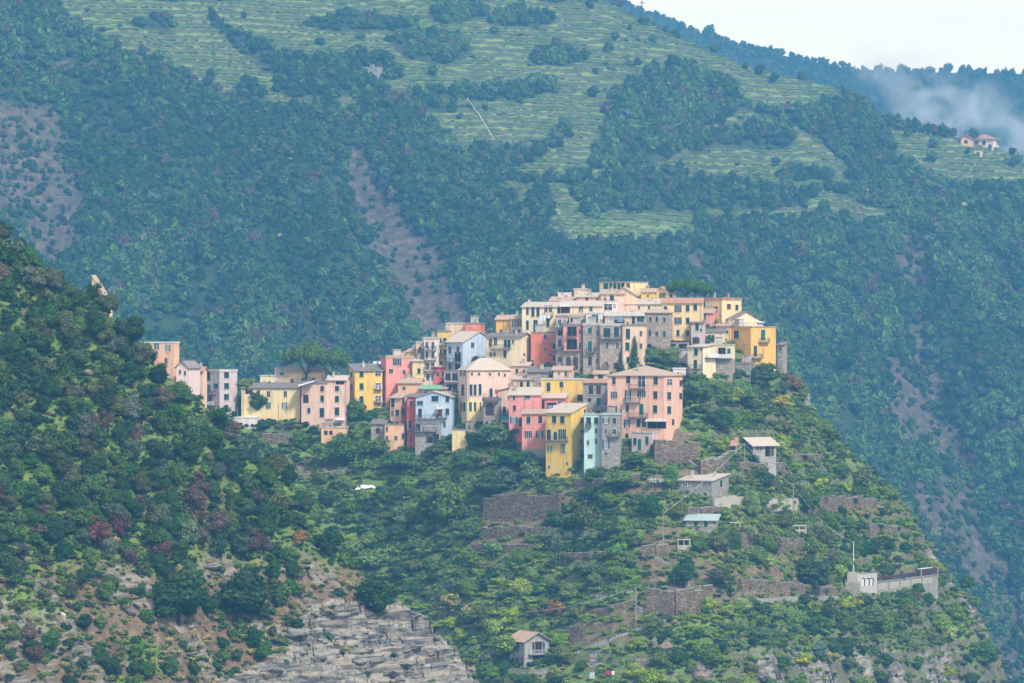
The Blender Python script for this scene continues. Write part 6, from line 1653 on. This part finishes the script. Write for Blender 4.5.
    for (u, v, rx, rz, kd, c, lab) in [(746,66,5,5,'mid','mid','round green tree alone on the vineyard crest'), (760,70,7,7,'mid','dark','dark tree on the crest right of the lone round one'), (256,48,6,8,'mid','dark','dark tree beside the bright top-left vineyard'),
        (262,92,7,8,'mid','dark','dark tree at the lower edge of the bright vineyard'), (722,118,6,9,'mid','dark','tall dark tree inside the mountain vineyards'), (295,78,8,9,'mid','dark','dark tree in the gap between the two vineyard slopes'), (545,205,5,9,'mid','mid','tree at the left tip of the lowest vineyard'),
        (775,78,6,7,'mid','dark','dark tree at the end of the vineyard crest'), (914,130,3,4,'mid','dark','little tree on the right shoulder crest left of the tiny house'), (945,135,4,4,'mid','dark','round bush on the right shoulder crest near the tiny house'), (1013,151,6,5,'mid','dark','dark tree right of the white-pink farmhouse'),
        (968,151,4,4,'mid','mid','small bush before the orange farmhouse'), (210,75,7,9,'mid','dark','dark tree left of the bright vineyard tip'), (640,135,6,7,'mid','dark','dark tree in the middle hedge of the vineyards')]:
        put(u, v, rx, rz, kd, c, lab, **hm)
    # boulders
    bms = [boulder_mesh(i) for i in range(4)]
    for i, (u, v, r, h, c, lab, ht) in enumerate([(667,646,10,12,(1.15,.85,.72),'big pinkish boulder face above the lower crags',hitv), (655,640,7,9,(1,.9,.8),'grey boulder left of the pinkish one',hitv), (806,396,5,12,(1.4,1.3,1.15),'pale upright rock on the cliff edge right of the rusty bush',hitv),
        (640,662,12,9,(.8,.72,.66),'dark boulder at the foot of the stairway crag',hitv), (700,668,16,10,(.85,.75,.7),'broad brown rock on the bottom crag',hitv), (880,672,14,9,(.9,.85,.8),'grey rock slab at the bottom right',hitv), (760,672,15,9,(.85,.78,.72),'grey-brown rock under the scrub at the bottom',hitv), (935,668,10,7,(1,.9,.8),'pale rock near the lower right corner',hitv),
        (63,614,5,3,(2.2,2.2,2.1),'small white rock on the left stony slope',hitn), (40,640,12,7,(.9,.85,.8),'grey outcrop at the lower left corner',hitn), (85,650,14,8,(.95,.9,.85),'grey outcrop right of the lower left corner',hitn), (130,610,10,6,(.8,.72,.65),'brown outcrop left of the large evergreens',hitn), (330,585,12,9,(.95,.8,.7),'brown crag above the pale cliff',hitn), (305,600,10,8,(.9,.78,.7),'brown crag left of the large evergreen above the cliff',hitn)]):
        x, y, z = gpt(u, v + h * .5, ht); k = y / F
        o = D.objects.new('boulder', bms[i % 4]); link(o); o.location = (x, y + r * k * .2, z + .1); o.scale = (r * k * .85, r * k * .6, h * k * .8); o.rotation_euler = (0, .25, i * 1.3 if r > 6 else .2); o.color = (*c, 1)
        tag(o, lab, 'rock'); PLACED.append((x, y, r * k * .7))
    # broken slabs on the cliff
    x, y = jgrid(-60, 10, 597, 700, 1.9); z = z_near(x, y); u = CX + F * x / y; v = CY - F * z / y
    m_ = mask_n(x, y, z)[:, 0]; cl = cliffmask(u, v); ok = inframe(u, v, 15) & (RNG.random(x.size) < np.where(cl, .75, m_ * .35))
    x, y, z = x[ok], y[ok], z[ok]
    coll = D.collections.new('leaf_kinds_rock'); 
    for i in range(4):
        o = D.objects.new('rock_%02d' % i, bms[i]); coll.objects.link(o)
    PROTOCOL[coll.name] = np.ones((4, 3), np.float32)
    s = .5 + 1.4 * RNG.random(x.size) ** 2
    o = scatter('rock_slabs', np.stack([x, y, z - s * .15], -1), s, RNG.integers(0, 4, x.size), coll, 'broken grey rock beds and slabs of the sea cliff', 'rocks', .38)
    o.color = (.95, .93, .9, 1)

def build_smoke():
    """a drifting plume behind the right shoulder"""
    Y = 2650.0; k = Y / F
    m, nt, out = newmat('smoke')
    tc = N(nt, 'TexCoord'); o3 = tc.outputs['Object']
    sp = N(nt, 'SeparateXYZ'); L(nt, o3, sp.inputs[0])
    n1 = noisen(nt, 1.5, 5, .58, mapping(nt, o3, (2.0, 1.6, 1.0)), .5)
    ln = N(nt, 'VectorMath', operation='LENGTH'); L(nt, mapping(nt, o3, (1.0, 1.0, 1.0)), ln.inputs[0])
    fall = mth(nt, 'SUBTRACT', 1.0, ln.outputs['Value']); fall.node.use_clamp = True
    nn = mth(nt, 'MULTIPLY_ADD', n1.outputs[0], 6.0, -2.95); nn.node.use_clamp = True
    d = mth(nt, 'MULTIPLY', mth(nt, 'MULTIPLY', fall, nn), SMOKE)
    v = nt.nodes.new('ShaderNodeVolumePrincipled'); v.inputs['Color'].default_value = (.97, .985, 1, 1); L(nt, d, v.inputs['Density']); L(nt, v.outputs[0], out.inputs['Volume'])
    b = MB()
    n, mth_ = 20, 12; V = []; Q = []
    for j in range(mth_ + 1):
        for i in range(n): th = math.pi * j / mth_; ph = 2 * math.pi * i / n; V.append((math.sin(th) * math.cos(ph), math.sin(th) * math.sin(ph), math.cos(th)))
    for j in range(mth_):
        for i in range(n): Q.append((j * n + i, (j + 1) * n + i, (j + 1) * n + (i + 1) % n, j * n + (i + 1) % n))
    me = raw_mesh('smoke', V, Q, mat=m); me.materials[0] = m
    o = D.objects.new('smoke', me); link(o); o.location = ((955 - CX) * k, Y, (CY - 118) * k); o.scale = (130 * k, 70, 58 * k); o.rotation_euler = (0, .5, 0)
    tag(o, 'pale bluish smoke drifting up behind the right mountain shoulder', 'smoke', kind='stuff')
SMOKE = 0.06
# ------------------------------------------------------------------ camera, light, air
def build_world():
    cam = D.cameras.new('camera'); co = D.objects.new('camera', cam); link(co)
    cam.sensor_width = 36; cam.lens = F / 1024 * 36; cam.clip_start = 1; cam.clip_end = 20000
    co.location = (0, 0, 0); co.rotation_euler = (math.pi / 2, 0, 0)
    SC.camera = co
    el, az = math.radians(SUN_EL), math.radians(SUN_AZ)      # azimuth clockwise from +Y
    w = D.worlds.new('World'); SC.world = w; w.use_nodes = True
    nt = w.node_tree; bg = nt.nodes['Background']; bg.inputs[1].default_value = SKY
    sk = nt.nodes.new('ShaderNodeTexSky'); sk.sky_type = 'NISHITA'; sk.sun_disc = False
    sk.sun_elevation = el; sk.sun_rotation = az; sk.air_density = 1.0; sk.dust_density = 4.0; sk.ozone_density = 1.0
    # a thin even overcast veil over the clear sky
    tc = N(nt, 'TexCoord'); sx = N(nt, 'SeparateXYZ'); L(nt, tc.outputs['Generated'], sx.inputs[0])
    vl = ramp(nt, sx.outputs[2], [(0.0, tuple(c * HORI for c in HORC)), (0.10, tuple(c * HORI * .85 for c in HORC)), (0.32, VEILC), (1.0, tuple(c * .95 for c in VEILC))]).outputs[0]
    vm = N(nt, 'VectorMath', operation='MULTIPLY'); L(nt, vl, vm.inputs[0]); vm.inputs[1].default_value = (10, 10, 10)
    mx = mixc(nt, VEIL, sk.outputs[0], vm.outputs[0])
    nt.links.new(mx, bg.inputs[0])
    s = D.lights.new('sun', 'SUN'); s.energy = SUN; s.angle = math.radians(SUN_ANG); s.color = (1, 0.95, 0.87)
    so = D.objects.new('sun', s); link(so)
    d = Vector((math.sin(az) * math.cos(el), math.cos(az) * math.cos(el), math.sin(el)))
    so.rotation_euler = d.to_track_quat('Z', 'Y').to_euler()
    b = MB(); b.box(-3100, 3100, -900, 4100, -151.5, 345)
    m, nt, out = newmat('haze')
    pv = nt.nodes.new('ShaderNodeVolumePrincipled')
    pv.inputs['Density'].default_value = HAZE; pv.inputs['Color'].default_value = (*HAZEC, 1); pv.inputs['Anisotropy'].default_value = 0.2
    L(nt, pv.outputs[0], out.inputs['Volume'])
    o = b.build('haze', m); o['kind'] = 'stuff'; o['label'] = 'pale blue haze between the viewer and the mountain'; o['category'] = 'haze'
    SC.view_settings.view_transform = 'Standard'; SC.view_settings.look = 'None'; SC.view_settings.exposure = EXPO; SC.view_settings.gamma = 1
    SC.view_settings.use_curve_mapping = False
    c = SC.cycles
    c.max_bounces = 5; c.diffuse_bounces = 2; c.glossy_bounces = 1; c.transmission_bounces = 2; c.volume_bounces = 1; c.transparent_max_bounces = 8
    c.use_denoising = True
    c.volume_step_rate = 1.0; c.volume_max_steps = 64
SUN_EL, SUN_AZ, SUN, SUN_ANG = 46, 144, 3.6, 7
SKY, VEIL, VEILC = 0.10, 0.7, (.68, .70, 0.72)
HORI, HORC = 2.5, (1.0, 0.84, 0.57)
HAZE, HAZEC, EXPO = 0.00026, (0.15, 0.46, 0.85), 0.58
m_foliage()
build_protos()
build_terrain()
build_mats()
build_village()
build_misc()
build_named_plants()
build_fill_plants()
build_mountain_forest()
build_smoke()
build_world()
